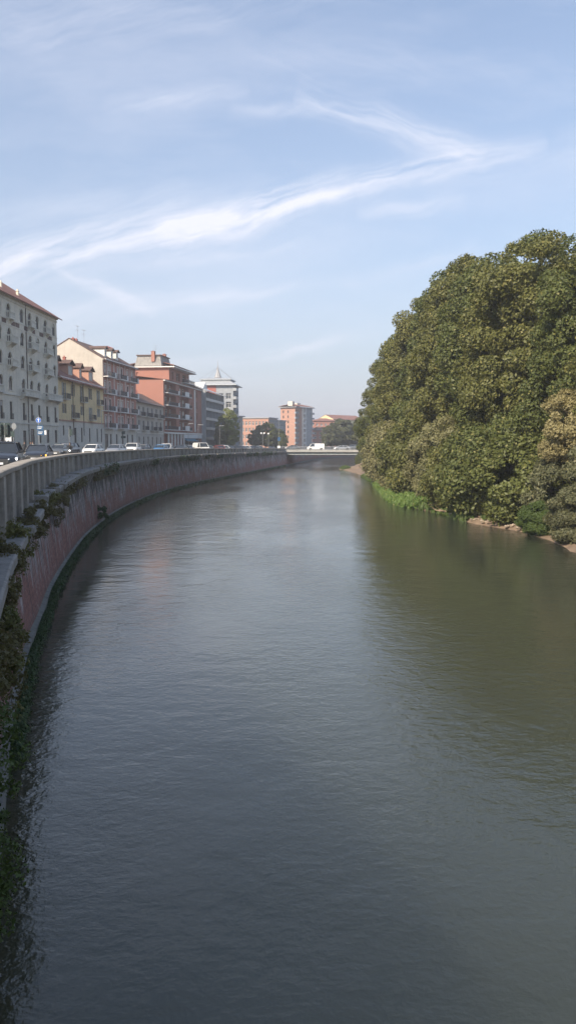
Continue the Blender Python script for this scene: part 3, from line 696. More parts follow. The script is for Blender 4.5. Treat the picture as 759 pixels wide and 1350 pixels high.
#@@FOLIAGE_END
#@@BUILDINGS
# ------------------------------------------------------------------ buildings
def railing(mb, x0, x1, y, z, h=.95, step=.14, ends=0., r=.012):
    mb.box(x0, x1, y-.02, y+.02, z+h-.04, z+h); mb.box(x0, x1, y-.015, y+.015, z+.06, z+.09)
    x = x0
    while x <= x1+1e-6: mb.box(x-r, x+r, y-r, y+r, z+.09, z+h-.04); x += step
    if ends:
        for xx in (x0, x1):
            mb.box(xx-.02, xx+.02, y+.021, y+ends, z+h-.04, z+h); k = y+step
            while k < y+ends: mb.box(xx-r, xx+r, k-r, k+r, z, z+h-.04); k += step
MESH = {}
def cached(key, fn):
    if key not in MESH: MESH[key] = fn()
    return MESH[key]
def mesh_of(mb, name, m):
    me = bpy.data.meshes.new(name); me.from_pydata(mb.v, [], mb.f); me.update(); me.materials.append(m); return me
def window(parent, x, y, z0, z1, w, frame='frame_dark', near=True, arch=False, face=0, pane='glass', name='window', curtain=None):
    """frame (> pane) standing in its opening; face 0: front (-y); 1: the x = 0 gable, y runs along"""
    h = z1-z0; key = (round(w, 2), round(h, 2), frame, near)
    def mk():
        b = MB(); f = .07 if near else .1
        b.box(-w/2, -w/2+f, -.03, .03, 0, h); b.box(w/2-f, w/2, -.03, .03, 0, h); b.box(-w/2+f, w/2-f, -.03, .03, 0, f); b.box(-w/2+f, w/2-f, -.03, .03, h-f, h)
        b.box(-f*.5, f*.5, -.028, .028, f, h-f)
        if h > 1.9: b.box(-w/2+f, w/2-f, -.026, .026, h*.68, h*.68+f*.8)
        return mesh_of(b, 'window', M[frame])
    me = cached(('win',)+key, mk); o = link(name, me, parent); o.location = (x, y, z0)
    if face == 1: o.rotation_euler = (0, 0, R(-90))
    def mk2(): b = MB(); b.box(-w/2+.06, w/2-.06, .006, .02, .06, h-.06); return mesh_of(b, 'pane', M[pane])
    link('pane', cached(('pane', pane)+key[:2], mk2), o)
    if curtain:
        def mk3(): b = MB(); b.box(-w/2+.06, w/2-.06, -.012, -.002, .06+h*curtain, h-.06); return mesh_of(b, 'blind', M['curtain'])
        link('blind', cached(('bl', curtain)+key[:2], mk3), o)
    return o
def shutters(parent, x, z0, z1, w, m='shutter_brown', ajar=8):
    h = z1-z0
    def mk():
        b = MB(); b.box(-w/4+.01, w/4-.01, -.045, -.02, 0, .07); b.box(-w/4+.01, w/4-.01, -.045, -.02, h-.07, h)
        b.box(-w/4+.01, -w/4+.07, -.045, -.02, .07, h-.07); b.box(w/4-.07, w/4-.01, -.045, -.02, .07, h-.07)
        z = .1
        while z < h-.1: b.poly([(-w/4+.07, -.04, z), (w/4-.07, -.04, z), (w/4-.07, -.02, z+.06), (-w/4+.07, -.02, z+.06)]); z += .075
        return mesh_of(b, 'shutter', M[m])
    me = cached(('sh', round(w, 2), round(h, 2), m), mk)
    for sg in (-1, 1): o = link('shutter', me, parent); o.location = (x+sg*(w*.75), 0, z0)
def shell(parent, L, D, z0, z1, ops, m, name='wall', side_ops=(), dep=.24, extra=None, gable=None):
    """closed house body in local space: front at y = 0 looking to -y, x along it"""
    b = MB(); b.panel((0, 0, 0), (1, 0, 0), (0, -1, 0), L, z0, z1, ops, dep)
    b.panel((0, D, 0), (0, -1, 0), (-1, 0, 0), D, z0, z1, side_ops, dep)
    b.panel((L, 0, 0), (0, 1, 0), (1, 0, 0), D, z0, z1, [], dep); b.panel((L, D, 0), (-1, 0, 0), (0, 1, 0), L, z0, z1, [], dep)
    b.poly([(0, 0, z1), (L, 0, z1), (L, D, z1), (0, D, z1)])
    if gable:
        for x, o in ((0, 1), (L, -1)): b.poly([(x, 0, z1), (x, D/2, z1+gable), (x, D, z1)][::o])
    return b.build(name, m, parent)
def gable_roof(parent, x0, x1, y0, y1, z, rise, m, over=.6, th=.16, hip0=0, hip1=0, name='roof'):
    b = MB(); ym = (y0+y1)/2; s = rise/((y1-y0)/2)
    def prof(dz, yo, x):
        return [(x, y0-yo, z-s*yo+dz), (x, ym, z+rise+dz), (x, y1+yo, z-s*yo+dz)]
    A = prof(.02, over, x0-.15+0); Bm = prof(.02, over, x1+.15)
    A[1] = (x0-.15+hip0, ym, z+rise+.02); Bm[1] = (x1+.15-hip1, ym, z+rise+.02)
    T1 = [(p[0], p[1], p[2]+th) for p in A]; T2 = [(p[0], p[1], p[2]+th) for p in Bm]
    if hip0: A[0] = (x0-over, A[0][1], A[0][2]); A[2] = (x0-over, A[2][1], A[2][2]); T1[0] = (x0-over, T1[0][1], T1[0][2]); T1[2] = (x0-over, T1[2][1], T1[2][2])
    if hip1: Bm[0] = (x1+over, Bm[0][1], Bm[0][2]); Bm[2] = (x1+over, Bm[2][1], Bm[2][2]); T2[0] = (x1+over, T2[0][1], T2[0][2]); T2[2] = (x1+over, T2[2][1], T2[2][2])
    ids = [[b.P(*p) for p in q] for q in (A, Bm, T1, T2)]
    a, c, t1, t2 = ids
    b.face((t1[0], t2[0], t2[1], t1[1])); b.face((t1[1], t2[1], t2[2], t1[2])); b.face((a[1], c[1], c[0], a[0])); b.face((a[2], c[2], c[1], a[1]))
    b.face((a[0], c[0], t2[0], t1[0])); b.face((a[2], t1[2], t2[2], c[2]))
    b.face((a[0], t1[0], t1[1], a[1])); b.face((a[1], t1[1], t1[2], a[2])); b.face((c[1], t2[1], t2[0], c[0])); b.face((c[2], t2[2], t2[1], c[1]))
    return b.build(name, m, parent)
def chimney(parent, x, y, z, h=1.3, w=.55, m='brick_red'):
    b = MB(); b.box(x-w/2, x+w/2, y-w/2, y+w/2, z-1.2, z+h); b.box(x-w/2-.06, x+w/2+.06, y-w/2-.06, y+w/2+.06, z+h, z+h+.1)
    b.box(x-.1, x+.1, y-.1, y+.1, z+h+.1, z+h+.35); return b.build('chimney', M[m], parent)
def aerial(parent, x, y, z, h=3.0, n=5):
    b = MB(); b.tube((x, y, z-.8), (x, y, z+h), .03, .02, 5)
    for k in range(n): zz = z+h-.1-k*.0; b.tube((x-.75+k*.35, y-.4+abs(k-2)*.06, zz), (x-.75+k*.35, y+.4-abs(k-2)*.06, zz), .012, .012, 4)
    b.tube((x-.85, y, z+h-.1), (x+.85, y, z+h-.1), .016, .016, 4)
    b.tube((x-.3, y+.5, z+h-1.0), (x+.3, y-.5, z+h-1.0), .014, .014, 4)
    for k in range(3): b.tube((x-.1+k*.1, y-.2, z+h-1.25), (x-.1+k*.1, y+.2, z+h-.75), .01, .01, 4)
    return b.build('aerial', M['wire'], parent)
def drainpipe(parent, x, z0, z1, m='frame_dark'):
    b = MB(); b.tube((x, -.09, z0), (x, -.09, z1), .06, .06, 6)
    z = z0+1
    while z < z1: b.box(x-.09, x+.09, -.17, 0.0, z, z+.05); z += 3
    return b.build('drainpipe', M[m], parent)
def bld(name, a, b_, label):
    dx = b_[0]-a[0]; dy = b_[1]-a[1]; L = math.hypot(dx, dy)
    return empty(name, (a[0], a[1], 0), math.atan2(dy, dx), label, 'building'), L
rb = random.Random(21)
FL = lambda d: -41.285+.0316*(d-100)

# ---- 1: tall pale grey palace of arched windows
B, L = bld('apartment_house', (FL(99), 99), (FL(136), 136), 'tall pale grey apartment house with rows of arched windows, at the left edge')
D = 14; E = 27.8
cols = [3.6, 7.8, 12.1, 15.6, 20.7, 24.1, 27.4, 31.2, 35.3]
ops = []; wins = []
rows = [(24.4, 26.4, 1), (20.9, 22.9, 1), (17.5, 19.4, 1), (13.9, 15.9, 1)]
for c in cols:
    for (a, z, ar) in rows: ops.append((c-.7, c+.7, a, z, ar)); wins.append((c, a, z-.02, 1.4))
    ops.append((c-.5, c+.5, 9.6, 12.2)); wins.append((c, 9.6, 12.2, 1.0))
for k, c in enumerate(cols):
    if k in (3, 5): ops.append((c-.85, c+.85, 4.35, 8.3)); wins.append((c, 4.35, 8.3, 1.7))
    elif k in (0, 1, 4): ops.append((c-.7, c+.7, 4.5, 8.0)); wins.append((c, 4.5, 8.0, 1.4))
    else: ops.append((c-.65, c+.65, 6.1, 8.3)); wins.append((c, 6.1, 8.3, 1.3))
shell(B, L, D, 3.5, E, ops, M['plaster_grey'], gable=None, side_ops=())
for (c, a, z, w_) in wins: window(B, c, .14, a, z, w_, 'frame_dark', curtain=rb.choice([None, None, .7, None, None]) if a > 9 else None)
b = MB()
for (z, dz, o) in ((13.15, .22, .18), (9.0, .2, .14), (E-.5, .5, .3), (E-.95, .25, .12), (23.2, .16, .08), (24.1, .14, .08)): b.box(-.02, L+.02, -o, -.002, z, z+dz)
for c in cols:
    for (a, z, ar) in rows:                    # hood moulds
        for q in range(8):
            t0 = math.pi*q/8; t1 = math.pi*(q+1)/8; r0, r1 = .72, .90; zc = z-.7
            pts = [(c+r*math.cos(t_), zc+r*math.sin(t_)) for r, t_ in ((r0, t0), (r1, t0), (r1, t1), (r0, t1))]
            b.ring_loft([[(p[0], y, p[1]) for p in pts] for y in (-.09, -.002)])
        if a < 24: b.box(c-.9, c+.9, -.12, -.002, a-.14, a-.02)
for x0 in (-.0, L-.7):
    z = 3.9
    while z < 8.8: b.box(x0+.02, x0+.68, -.07, -.002, z, z+.42); z += .5
b.build('cornice', M['plaster_trim'], B)
b = MB()
for k in range(len(cols)-1):
    x0 = cols[k]+.9; x1 = cols[k+1]-.9; n_ = 2 if x1-x0 > 2.4 else 1; wd = (x1-x0)/n_
    for q in range(n_): b.box(x0+q*wd+.1, x0+(q+1)*wd-.1, -.035, -.002, 23.42, 24.05)
b.build('brick_band', M['tile_dark'], B)
def stone_balcony(x0, x1, z, dep=1.0):
    b = MB(); b.box(x0, x1, -dep, -.003, z-.18, z); b.box(x0+.03, x1-.03, -dep, -dep+.14, z+.78, z+.92)
    for xx in (x0, x1-.14): b.box(xx+.03, xx+.11, -dep+.141, -.004, z+.78, z+.92)
    n_ = int((x1-x0)/.17)
    for q in range(n_+1): xx = x0+.1+(x1-x0-.2)*q/n_; b.lathe([(.045, 0), (.06, .2), (.03, .5), (.045, .78)], 5, (xx, -dep+.07, z))
    for yy in (-dep*.7, -dep*.4): b.lathe([(.045, 0), (.03, .5), (.045, .78)], 5, (x0+.07, yy, z)); b.lathe([(.045, 0), (.03, .5), (.045, .78)], 5, (x1-.07, yy, z))
    for xx in (x0+.3, x1-.3):
        b.ring_loft([[(x_, -.003, z-.18), (x_, -dep*.8, z-.18), (x_, -dep*.55, z-.42), (x_, -.003, z-.8)] for x_ in (xx-.1, xx+.1)])
    return b.build('balcony', M['plaster_trim'], B)
for c in (cols[1], cols[3]-.0, cols[5], cols[7]):
    for z in (17.45, 20.85): stone_balcony(c-1.25, c+1.25, z)
    stone_balcony(c-1.0, c+1.0, 24.3, .7)
stone_balcony(.6, 5.2, 13.4); stone_balcony(6.1, 11.0, 13.4); stone_balcony(19, 25.6, 13.4); stone_balcony(29.3, 36.6, 13.4)
for c in cols: 
    b = MB(); railing(b, c-.6, c+.6, -.12, 9.55, .9, .12, .11); b.build('window_railing', M['iron'], B)
drainpipe(B, 6.0, 4, E-.5); drainpipe(B, 22.3, 4, E-.5)
gable_roof(B, 0, L, 0, D, E+.02, 4.6, M['tile_red'], .8, hip1=6)
for x, y in ((5, 3.2), (9, 5), (17.6, 1.8), (24.2, 1.8), (30, 5)): chimney(B, x, y, E+.9+y*.3, .5, .35, 'plaster_grey')
aerial(B, 10.5, 5.5, E+4.6, 4.6); aerial(B, 8.4, 6.4, E+5, 3.4)
for c in (cols[3], cols[5]): b = MB(); b.box(c-.8, c+.8, -.0, .03, 4.4, 7.2); b.build('door', M['wood_door'], B)

# ---- 2: yellow house with dormers
B, L = bld('apartment_house', (FL(136.05), 136.05), (FL(165.2), 165.2), 'low yellow plaster house with shutters, iron balconies and white dormers in its red roof')
D = 13; E = 17.8; cols = [3.0, 8.2, 13.8, 19.4, 25.2]; ops = []; wins = []
for k, c in enumerate(cols):
    ba = k % 2 == 0
    ops.append((c-.55, c+.55, 14.0 if ba else 14.7, 16.9)); wins.append((c, 14.0 if ba else 14.7, 16.9, 1.1))
    ops.append((c-.55, c+.55, 11.4 if ba else 10.7, 13.1)); wins.append((c, 11.4 if ba else 10.7, 13.1, 1.1))
gops = []
for k, (x, w_, z0_, z1_) in enumerate([(2.4, .9, 7.4, 9.2), (6.2, .9, 7.2, 9.2), (9.2, 1.3, 4.2, 8.9), (13.3, .9, 6.2, 9), (18.6, .9, 6.2, 9), (24.0, .9, 6.2, 9), (27.2, .9, 6.2, 9)]): gops.append((x-w_/2, x+w_/2, z0_, z1_)); 
shell(B, L, D, 10.22, E, ops, M['plaster_yellow']); shell(B, L, D, 3.4, 10.0, gops, M['plaster_base'], 'base_wall')
for (c, a, z, w_) in wins: window(B, c, .12, a, z, w_, 'frame_white'); shutters(B, c, a, z, 1.1, rb.choice(['shutter_brown', 'shutter_brown', 'shutter_grey']))
for (a, b2, c, d) in gops: window(B, (a+b2)/2, .12, c, d, b2-a, 'frame_dark')
b = MB(); b.box(-.02, L+.02, -.14, D, 10.0, 10.22); b.build('cornice', M['brick_pale'], B)
b = MB(); b.box(0, L, -.5, -.003, E-.28, E-.02); b.build('eaves', M['white_trim'], B)
for k, c in enumerate(cols):
    z = 13.9 if k % 2 == 0 else 10.65
    b = MB(); b.box(c-1.15, c+1.15, -.95, -.003, z-.14, z); s_ = b.build('balcony', M['plaster_base'], B); b = MB(); railing(b, c-1.1, c+1.1, -.9, z, 1.0, .12, .85); b.build('railing', M['iron'], s_)
gable_roof(B, 0, L, 0, D, E, 4.6, M['tile_red'], .9)
for k, (x, w_) in enumerate(((2.6, 1.5), (10.0, 3.0), (16.3, 1.6), (23.3, 3.0))):
    b = MB(); b.panel((x-w_/2, .9, 0), (1, 0, 0), (0, -1, 0), w_, E+.55, E+2.9, [(.25, w_-.25, E+1.0, E+2.6)], .2); b.box(x-w_/2, x-w_/2+.1, .901, 4.5, E+.5, E+2.9); b.box(x+w_/2-.1, x+w_/2, .901, 4.5, E+.5, E+2.9)
    dm = b.build('dormer', M['brick_pale'], B); window(dm, x, 1.0, E+1.0, E+2.6, w_-.5, 'frame_white', pane='curtain')
    b = MB()
    for sg in (-1, 1): b.ring_loft([[(x+sg*(w_/2+.35), y, E+2.8), (x, y, E+3.65), (x, y, E+3.8), (x+sg*(w_/2+.35), y, E+2.95)] for y in (.45, 5.2)])
    b.build('dormer_roof', M['tile_dark'], dm)
for x in (6.5, 20): chimney(B, x, 5.2, E+4.4, .9)
for x in (8.0, 14.5): drainpipe(B, x, 7.5, E-.3)

# ---- 3: rose-red block with cream gable
a3 = (FL(165.25), 165.25); B, L = bld('apartment_house', a3, (-36.6, 187.4), 'rose red brick apartment house with a bare cream gable wall and dark dormered roof')
D = 14.5; E = 23.9; ops = []; wins = []; bz = [9.3, 12.95, 16.6, 20.25]; fx = [1.3, 4.1, 9.6, 12.0, 16.2, 19.6]
for z in bz:
    for x in fx: ops.append((x-.5, x+.5, z+.03, z+2.5)); wins.append((x, z+.03, z+2.5, 1.0))
shell(B, L, D, 9.12, E, ops, M['plaster_pinkred'])
b = MB(); b.box(-.03, -.003, 0, D, 8.9, E); b.poly([(-.03, 0, E), (-.03, D, E), (-.03, D/2, E+4.2)][::-1]); b.build('gable_wall', M['plaster_cream'], B); b = MB(); b.poly([(L, 0, E), (L, D/2, E+4.2), (L, D, E)][::-1]); b.build('gable_wall', M['plaster_cream'], B)
gops = [(x-.5, x+.5, 5.6, 8.0) for x in (4.2, 8.0, 12.0, 15.5, 19)]+[(.5, 2.5, 3.9, 8.0)]
shell(B, L, D, 3.3, 8.9, gops, M['plaster_base'], 'base_wall'); 
for (x0, x1, c, d) in gops: window(B, (x0+x1)/2, .12, c, d, x1-x0, 'frame_dark')
for (c, a, z, w_) in wins: window(B, c, .12, a, z, w_, rb.choice(['frame_white', 'frame_dark']), curtain=rb.choice([.3, None, .6]))
b = MB()
for x in (2.75, 6.9, 10.8, 14.4, 18.0): b.box(x-.14, x+.14, -.07, -.002, 9.2, E-.3)
for z in bz:
    for x in fx: b.box(x-.68, x-.52, -.05, -.002, z, z+2.7); b.box(x+.52, x+.68, -.05, -.002, z, z+2.7); b.box(x-.68, x+.68, -.052, -.002, z+2.7, z+2.85)
b.box(0, L, -.7, -.003, E-.22, E-.02); b.box(0, L, -.1, -.003, 8.85, 9.1); b.build('trim', M['white_trim'], B)
for z in bz:
    for (x0, x1) in ((.1, 5.4), (8.2, 13.4), (15.2, 21.2)):
        b = MB(); b.box(x0, x1, -1.15, -.004, z-.17, z); s_ = b.build('balcony', M['white_trim'], B)
        b = MB(); railing(b, x0+.05, x1-.9, -1.1, z, 1.0, .13); railing(b, x0+.05, x0+.06, -1.1, z, 1.0, .2, 1.05); b.build('railing', M['iron'], s_)
        b = MB(); b.box(x1-.9, x1, -1.15, -1.05, z, z+1.05); b.box(x1-.1, x1, -1.049, -.005, z, z+1.05); b.build('white_panel', M['panel_white'], s_)
gable_roof(B, 0, L, 0, D, E+.02, 4.2, M['tile_dark'], .9)
for x in (5.5, 9.5, 13.0):
    b = MB(); b.box(x-.65, x+.65, 1.3, 4.5, E+.9, E+2.7); dm = b.build('dormer', M['frame_white'], B); b = MB()
    for sg in (-1, 1): b.ring_loft([[(x+sg*.95, y, E+2.65), (x, y, E+3.1), (x, y, E+3.3), (x+sg*.95, y, E+2.85)] for y in (.9, 5)])
    b.build('dormer_roof', M['tile_dark'], dm); b = MB(); b.box(x-.4, x+.4, 1.26, 1.297, E+1.5, E+2.5); b.build('window', M['glass'], dm)
for x, y in ((1.5, 7), (3.2, 7), (17.5, 5), (18.4, 5), (19.3, 5), (20.2, 5), (.8, 12)): chimney(B, x, y, E+3.3, 1.1)
aerial(B, 4.6, 7.2, E+4.4, 3.2); aerial(B, 8.2, 7.2, E+4.4, 2.8)

# ---- 4: low cream house
B, L = bld('apartment_house', (-36.55, 187.5), (-34.75, 216.7), 'low cream house of three floors with dark balconies before a blank brick gable')
D = 12; E = 16.2; cols = [2.2, 6.6, 11.2, 15.8, 20.6, 25.6]; ops = []; wins = []
for c in cols:
    for (a, z) in ((12.7, 15.0), (9.3, 11.6)): ops.append((c-.5, c+.5, a, z)); wins.append((c, a, z, 1.0))
    ops.append((c-.55, c+.55, 4.0 if rb.random() < .4 else 5.3, 7.6)); wins.append((c, ops[-1][2], 7.6, 1.1))
shell(B, L, D, 3.2, E, ops, M['plaster_cream'])
for (c, a, z, w_) in wins: window(B, c, .12, a, z, w_, 'frame_dark'); 
for c in cols[::1]:
    for (a, z) in ((12.7, 15.0), (9.3, 11.6)): shutters(B, c, a, z, 1.0, 'shutter_grey')
for (x0, x1, z) in ((.8, 5.2, 12.6), (7.2, 12.6, 12.6), (14.4, 18.4, 12.6), (22, 26.8, 12.6), (4.8, 8.6, 9.2), (13.6, 17.6, 9.2), (19, 23, 9.2)):
    b = MB(); b.box(x0, x1, -1.0, -.003, z-.15, z); s_ = b.build('balcony', M['plaster_base'], B); b = MB(); railing(b, x0, x1, -.96, z, 1.0, .13, .9); b.build('railing', M['iron'], s_)
b = MB(); b.box(0, L, -.1, -.003, 8.4, 8.6); b.box(0, L, -.45, -.003, E-.2, E-.02); b.build('cornice', M['plaster_trim'], B)
gable_roof(B, 0, L, 0, D, E, 3.2, M['tile_dark'], .8)
for x in (6, 19): chimney(B, x, 5, E+2.6, 1.)

# ---- 5: big brick building: balconied front wing + higher block
B, L = bld('apartment_block', (-34.7, 216.9), (-29.1, 261.5), 'orange brick apartment block with a blank brick side and white panelled balconies, penthouse on top')
D = 12; E = 23.6; fz = [9.8, 13.25, 16.7, 20.15]; ops = []; bays = [(1.2, 13.0), (17.0, 28.0)]
for (x0, x1) in bays:
    for z in fz: ops.append((x0, x1, z, z+2.95))
for z in fz: ops += [(31.6, 32.4, z+.8, z+2.3), (37.2, 39.2, z+.4, z+2.6)]
ops.append((.6, 18, 3.9, 8.4)); ops.append((20, 43.5, 3.9, 7.4))
shell(B, L, D, 3.1, E, ops, M['brick_orange'], dep=1.5)
for (x0, x1) in bays:
    for z in fz:
        n_ = 3; wd = (x1-x0)/n_
        for q in range(n_): window(B, x0+wd*(q+.5), 1.42, z+.1, z+2.5, 1.6, 'frame_white', near=False, curtain=rb.choice([None, .4]))
        b = MB(); b.box(x0-.3, x1+.3, -1.1, -.003, z-.16, z); s_ = b.build('balcony', M['panel_white'], B)
        b = MB()
        if x0 > 10: b.box(x0+2.6, x0+7.4, -1.14, -1.04, z, z+1.35)
        else: b.box(x1-1.2, x1+.2, -1.14, -1.04, z, z+1.0)
        b.build('white_panel', M['panel_white'], s_)
        b = MB(); railing(b, x0-.2, x1+.2, -1.0, z, 1.0, .22, .95, .02); b.build('railing', M['iron'], s_)
for z in fz: window(B, 32.0, 1.3, z+.8, z+2.3, .8, 'frame_dark', near=False); window(B, 38.2, 1.2, z+.4, z+2.6, 2.0, 'frame_white', near=False, curtain=.3)
b = MB(); b.box(34.8, 36.0, -.2, -.003, 9.5, E-.5); b.box(0, L, -.55, -.003, E-.3, E-.02); b.box(-.02, L, -.3, -.004, 8.7, 9.1); b.build('white_band', M['white_trim'], B)
b = MB()
for q in range(6): x = .9+q*3.3; b.box(x, x+.45, -1.2, -.8, 3.2, 8.6)
b.box(.4, 18.4, -1.3, -.31, 8.601, 9.0); b.build('portico', M['white_trim'], B)
b = MB(); b.box(20, 43.5, 1.0, 1.1, 4.0, 7.3); b.build('shop_window', M['glass_far'], B)
b = MB(); b.ring_loft([[(x, -.01, 7.4), (x, -1.6, 6.6), (x, -1.6, 6.5), (x, -.01, 7.2)] for x in (20.2, 34)]); b.build('awning', M['teal'], B)
b = MB(); b.box(20, 43.8, -.35, -.01, 7.45, 8.6); b.build('shop_fascia', M['panel_white'], B)
b = MB(); b.ring_loft([[(x, -.7, E-.0), (x, D, E+1.6), (x, D, E+1.75), (x, -.7, E+.15)] for x in (-.1, L+.1)]); b.build('roof', M['tile_red'], B)
# higher block behind (local y inwards)
H0 = 8.0; H1 = 31.0; Y0 = .6; Y1 = 13.6; E2 = 27.7
b = MB(); b.panel((H0, Y1, 0), (0, -1, 0), (-1, 0, 0), Y1-Y0, 3.1, E2, [(3.2, 3.9, 24.3, 26.4)], .3); b.panel((H0, Y0, 0), (1, 0, 0), (0, -1, 0), H1-H0, E+.3, E2, [(3, 5, E+.9, E+3.2), (8, 12, E+.9, E+3.2), (15, 20, E+.9, E+3.2)], .9)
b.panel((H1, Y0, 0), (0, 1, 0), (1, 0, 0), Y1-Y0, 3.1, E2, [], .3); b.panel((H1, Y1, 0), (-1, 0, 0), (0, 1, 0), H1-H0, 3.1, E2, [], .3)
b.build('upper_block', M['brick_orange'], B)
for (x0, x1) in ((3, 5), (8, 12), (15, 20)): window(B, H0+(x0+x1)/2, Y0+.8, E+.9, E+3.2, x1-x0, 'frame_white', near=False)
b = MB(); b.box(H0+13, H1+1.6, Y0-1.6, Y0-.02, E+.6, E+.8); s_ = b.build('balcony', M['panel_white'], B); b = MB(); railing(b, H0+13, H1+1.5, Y0-1.5, E+.8, 1.0, .25, 1.4, .02); b.build('railing', M['iron'], s_)
b = MB(); b.box(H0-1.0, H1+2.0, Y0-1.9, Y1+1, E2, E2+.3); b.build('eaves', M['white_trim'], B)
gable_roof(B, H0-.6, H1+1.4, Y0-1.4, Y1+.6, E2+.62, 2.1, M['tile_red'], .3, hip0=7, hip1=7)
b = MB(); b.ring_loft([[(8.5, 3, E2+.6), (19.5, 3, E2+.6), (19.5, 11, E2+.6), (8.5, 11, E2+.6)], [(9.5, 3.6, E2+3.6), (18.5, 3.6, E2+3.6), (18.5, 10.4, E2+3.6), (9.5, 10.4, E2+3.6)]]); b.build('penthouse', M['ledge'], B)
b = MB(); b.box(9, 19, 3.3, 10.7, E2+3.6, E2+3.85); b.build('penthouse_roof', M['tile_dark'], B)
for x, y in ((9.0, 5.5), (17, 4.5)): chimney(B, x, y, E2+3.0, 1.7, 1.0, 'brick_orange')
aerial(B, 13, 6, E2+4, 3)

# ---- 6: grey block of ribbon balconies
B, L = bld('apartment_block', (-29.0, 262), (-25.3, 296), 'blue grey apartment block of ribbon balconies under a metal roof, before the spired tower')
D = 12; E = 23.6; fz = [7.3, 10.6, 13.9, 17.2, 20.5]; ops = [(1, L-1, z, z+2.7) for z in fz]+[(1, L-1, 3.6, 6.6)]
shell(B, L, D, 3.0, E, ops, M['concrete_grey'], dep=1.3)
for z in fz:
    b = MB(); b.box(.6, L-.6, -1.2, -.003, z-.2, z); s_ = b.build('balcony', M['concrete_grey'], B); b = MB(); b.box(.6, L-.6, -1.25, -1.15, z-.15, z+.75); b.build('parapet', M['steel'], s_)
    for q in range(6): window(B, 3.5+q*5.4, 1.2, z+.1, z+2.4, 3.4, 'frame_white', near=False, pane='glass_far', curtain=rb.choice([None, .3, .1]))
b = MB()
for q in range(7): b.box(.7+q*5.35, 1.1+q*5.35, -1.14, -.01, 3.1, E)
b.build('pillar', M['concrete_grey'], B)
gable_roof(B, 0, L, -1.2, D, E+.02, 2.6, M['roof_metal'], .6, hip0=5, hip1=5)
b = MB(); b.ring_loft([[(2+q, 0.5, E+1.0), (9+q*0, 0.5, E+1.0), (8, 5, E+3.4)] for q in (0,)], cap=False); b.poly([(3, .2, E+1.0), (10, .2, E+1.0), (6.5, .2, E+3.2)]); b.poly([(3, .2, E+1.0), (6.5, .2, E+3.2), (6.5, 6, E+3.2)]); b.poly([(10, .2, E+1.0), (6.5, 6, E+3.2), (6.5, .2, E+3.2)]); b.build('skylight', M['panel_white'], B)  # glass gable: the bright light on it is put in as plain white

# ---- 7: spired tower block
B, L = bld('apartment_tower', (-21.4, 304), (-20.2, 318), 'grey and brick apartment tower with stepped metal roof and a thin spire')
D = 14.5; E = 28.4; fz = [6.6+3.3*k for k in range(7)]
sops = []
for z in fz:
    if z+2.4 < E: sops += [(8.2, 10.6, z, z+2.2), (11.6, 13.6, z, z+2.2), (4.6, 6.2, z+.6, z+2.2)]
shell(B, L, D, 3, E, [(1.5, 4.5, z, z+2.2) for z in fz if z+2.4 < E]+[(7, 11, z, z+2.2) for z in fz if z+2.4 < E], M['concrete_grey'], side_ops=sops, dep=.5)
for (a, b2, c, d) in sops: window(B, .4, D-(a+b2)/2, c, d, b2-a, 'frame_white', near=False, face=1, pane='glass_far')
b = MB(); b.box(-.12, -.003, 6.8, 10.3, 3.1, E-.1); b.build('brick_panel', M['brick_red'], B)
for z in fz: 
    b = MB(); b.box(-1.0, 5.5, -1.3, -.003, z-.2, z+.9); b.build('balcony', M['steel'], B)
b = MB(); R_ = [(1.6, 0), (0.1, 1.7), (-2.6, 1.9), (-4.2, 3.6)]
def rect(o, z): return [(-o, -o, z), (L+o, -o, z), (L+o, D+o, z), (-o, D+o, z)]
b.ring_loft([rect(1.4, E), rect(1.4, E+.25), rect(-1.6, E+1.9)]); b.ring_loft([rect(-1.5, E+1.9), rect(-1.5, E+2.3)]); b.ring_loft([rect(-.9, E+2.3), rect(-.9, E+2.5), rect(-3.6, E+3.2)]); b.build('roof', M['roof_metal'], B)
b = MB(); b.lathe([(1.5, E+3.5), (1.0, E+4.9), (.5, E+6.2), (.12, E+8.2), (.04, E+10.6)], 8, (L/2, D/2, 0)); b.build('spire', M['roof_grey'], B)
b = MB()
for sx in (1, -1):
    for sy in (1, -1): b.tube((L/2, D/2, E+7.6), (L/2+sx*6.3, D/2+sy*6.4, E+2.4), .05, .05, 4)
b.build('cable', M['wire'], B)

# ---- 8: long low salmon office block, two wings
def block(name, a, b_, D, z0, E, m, label, rows, cols_, wsize, side=None, roof='roof_grey', frame='frame_white', rise=0, fl=True, over=.8):
    B, L = bld(name, a, b_, label); ops = []; so = []
    for z in rows:
        for k in range(cols_): x = L*(k+.5)/cols_; ops.append((x-wsize[0]/2, x+wsize[0]/2, z, z+wsize[1]))
        if side:
            for k in range(side): x = D*(k+.5)/side; so.append((x-wsize[0]/2, x+wsize[0]/2, z, z+wsize[1]))
    shell(B, L, D, z0, E, ops, m, side_ops=so, dep=.35)
    for (a_, b2, c, d) in ops: window(B, (a_+b2)/2, .28, c, d, b2-a_, frame, near=False, pane='glass_far')
    for (a_, b2, c, d) in so: window(B, .28, D-(a_+b2)/2, c, d, b2-a_, frame, near=False, face=1, pane='glass_far')
    b = MB(); b.box(-over, L+over, -over, D+over, E, E+.5) if not rise else None
    if not rise: b.build('roof', M[roof], B)
    else: gable_roof(B, 0, L, 0, D, E, rise, M[roof], over, hip0=D*.4, hip1=D*.4)
    return B, L
B, L = block('office_block', (-24.8, 384.6), (-9.6, 380), 14, 3, 17.9, M['brick_pale'], 'long low salmon office block with rows of square windows behind the dark trees', [4.6, 8.0, 11.4, 14.6], 9, (1.0, 1.9), over=.5)
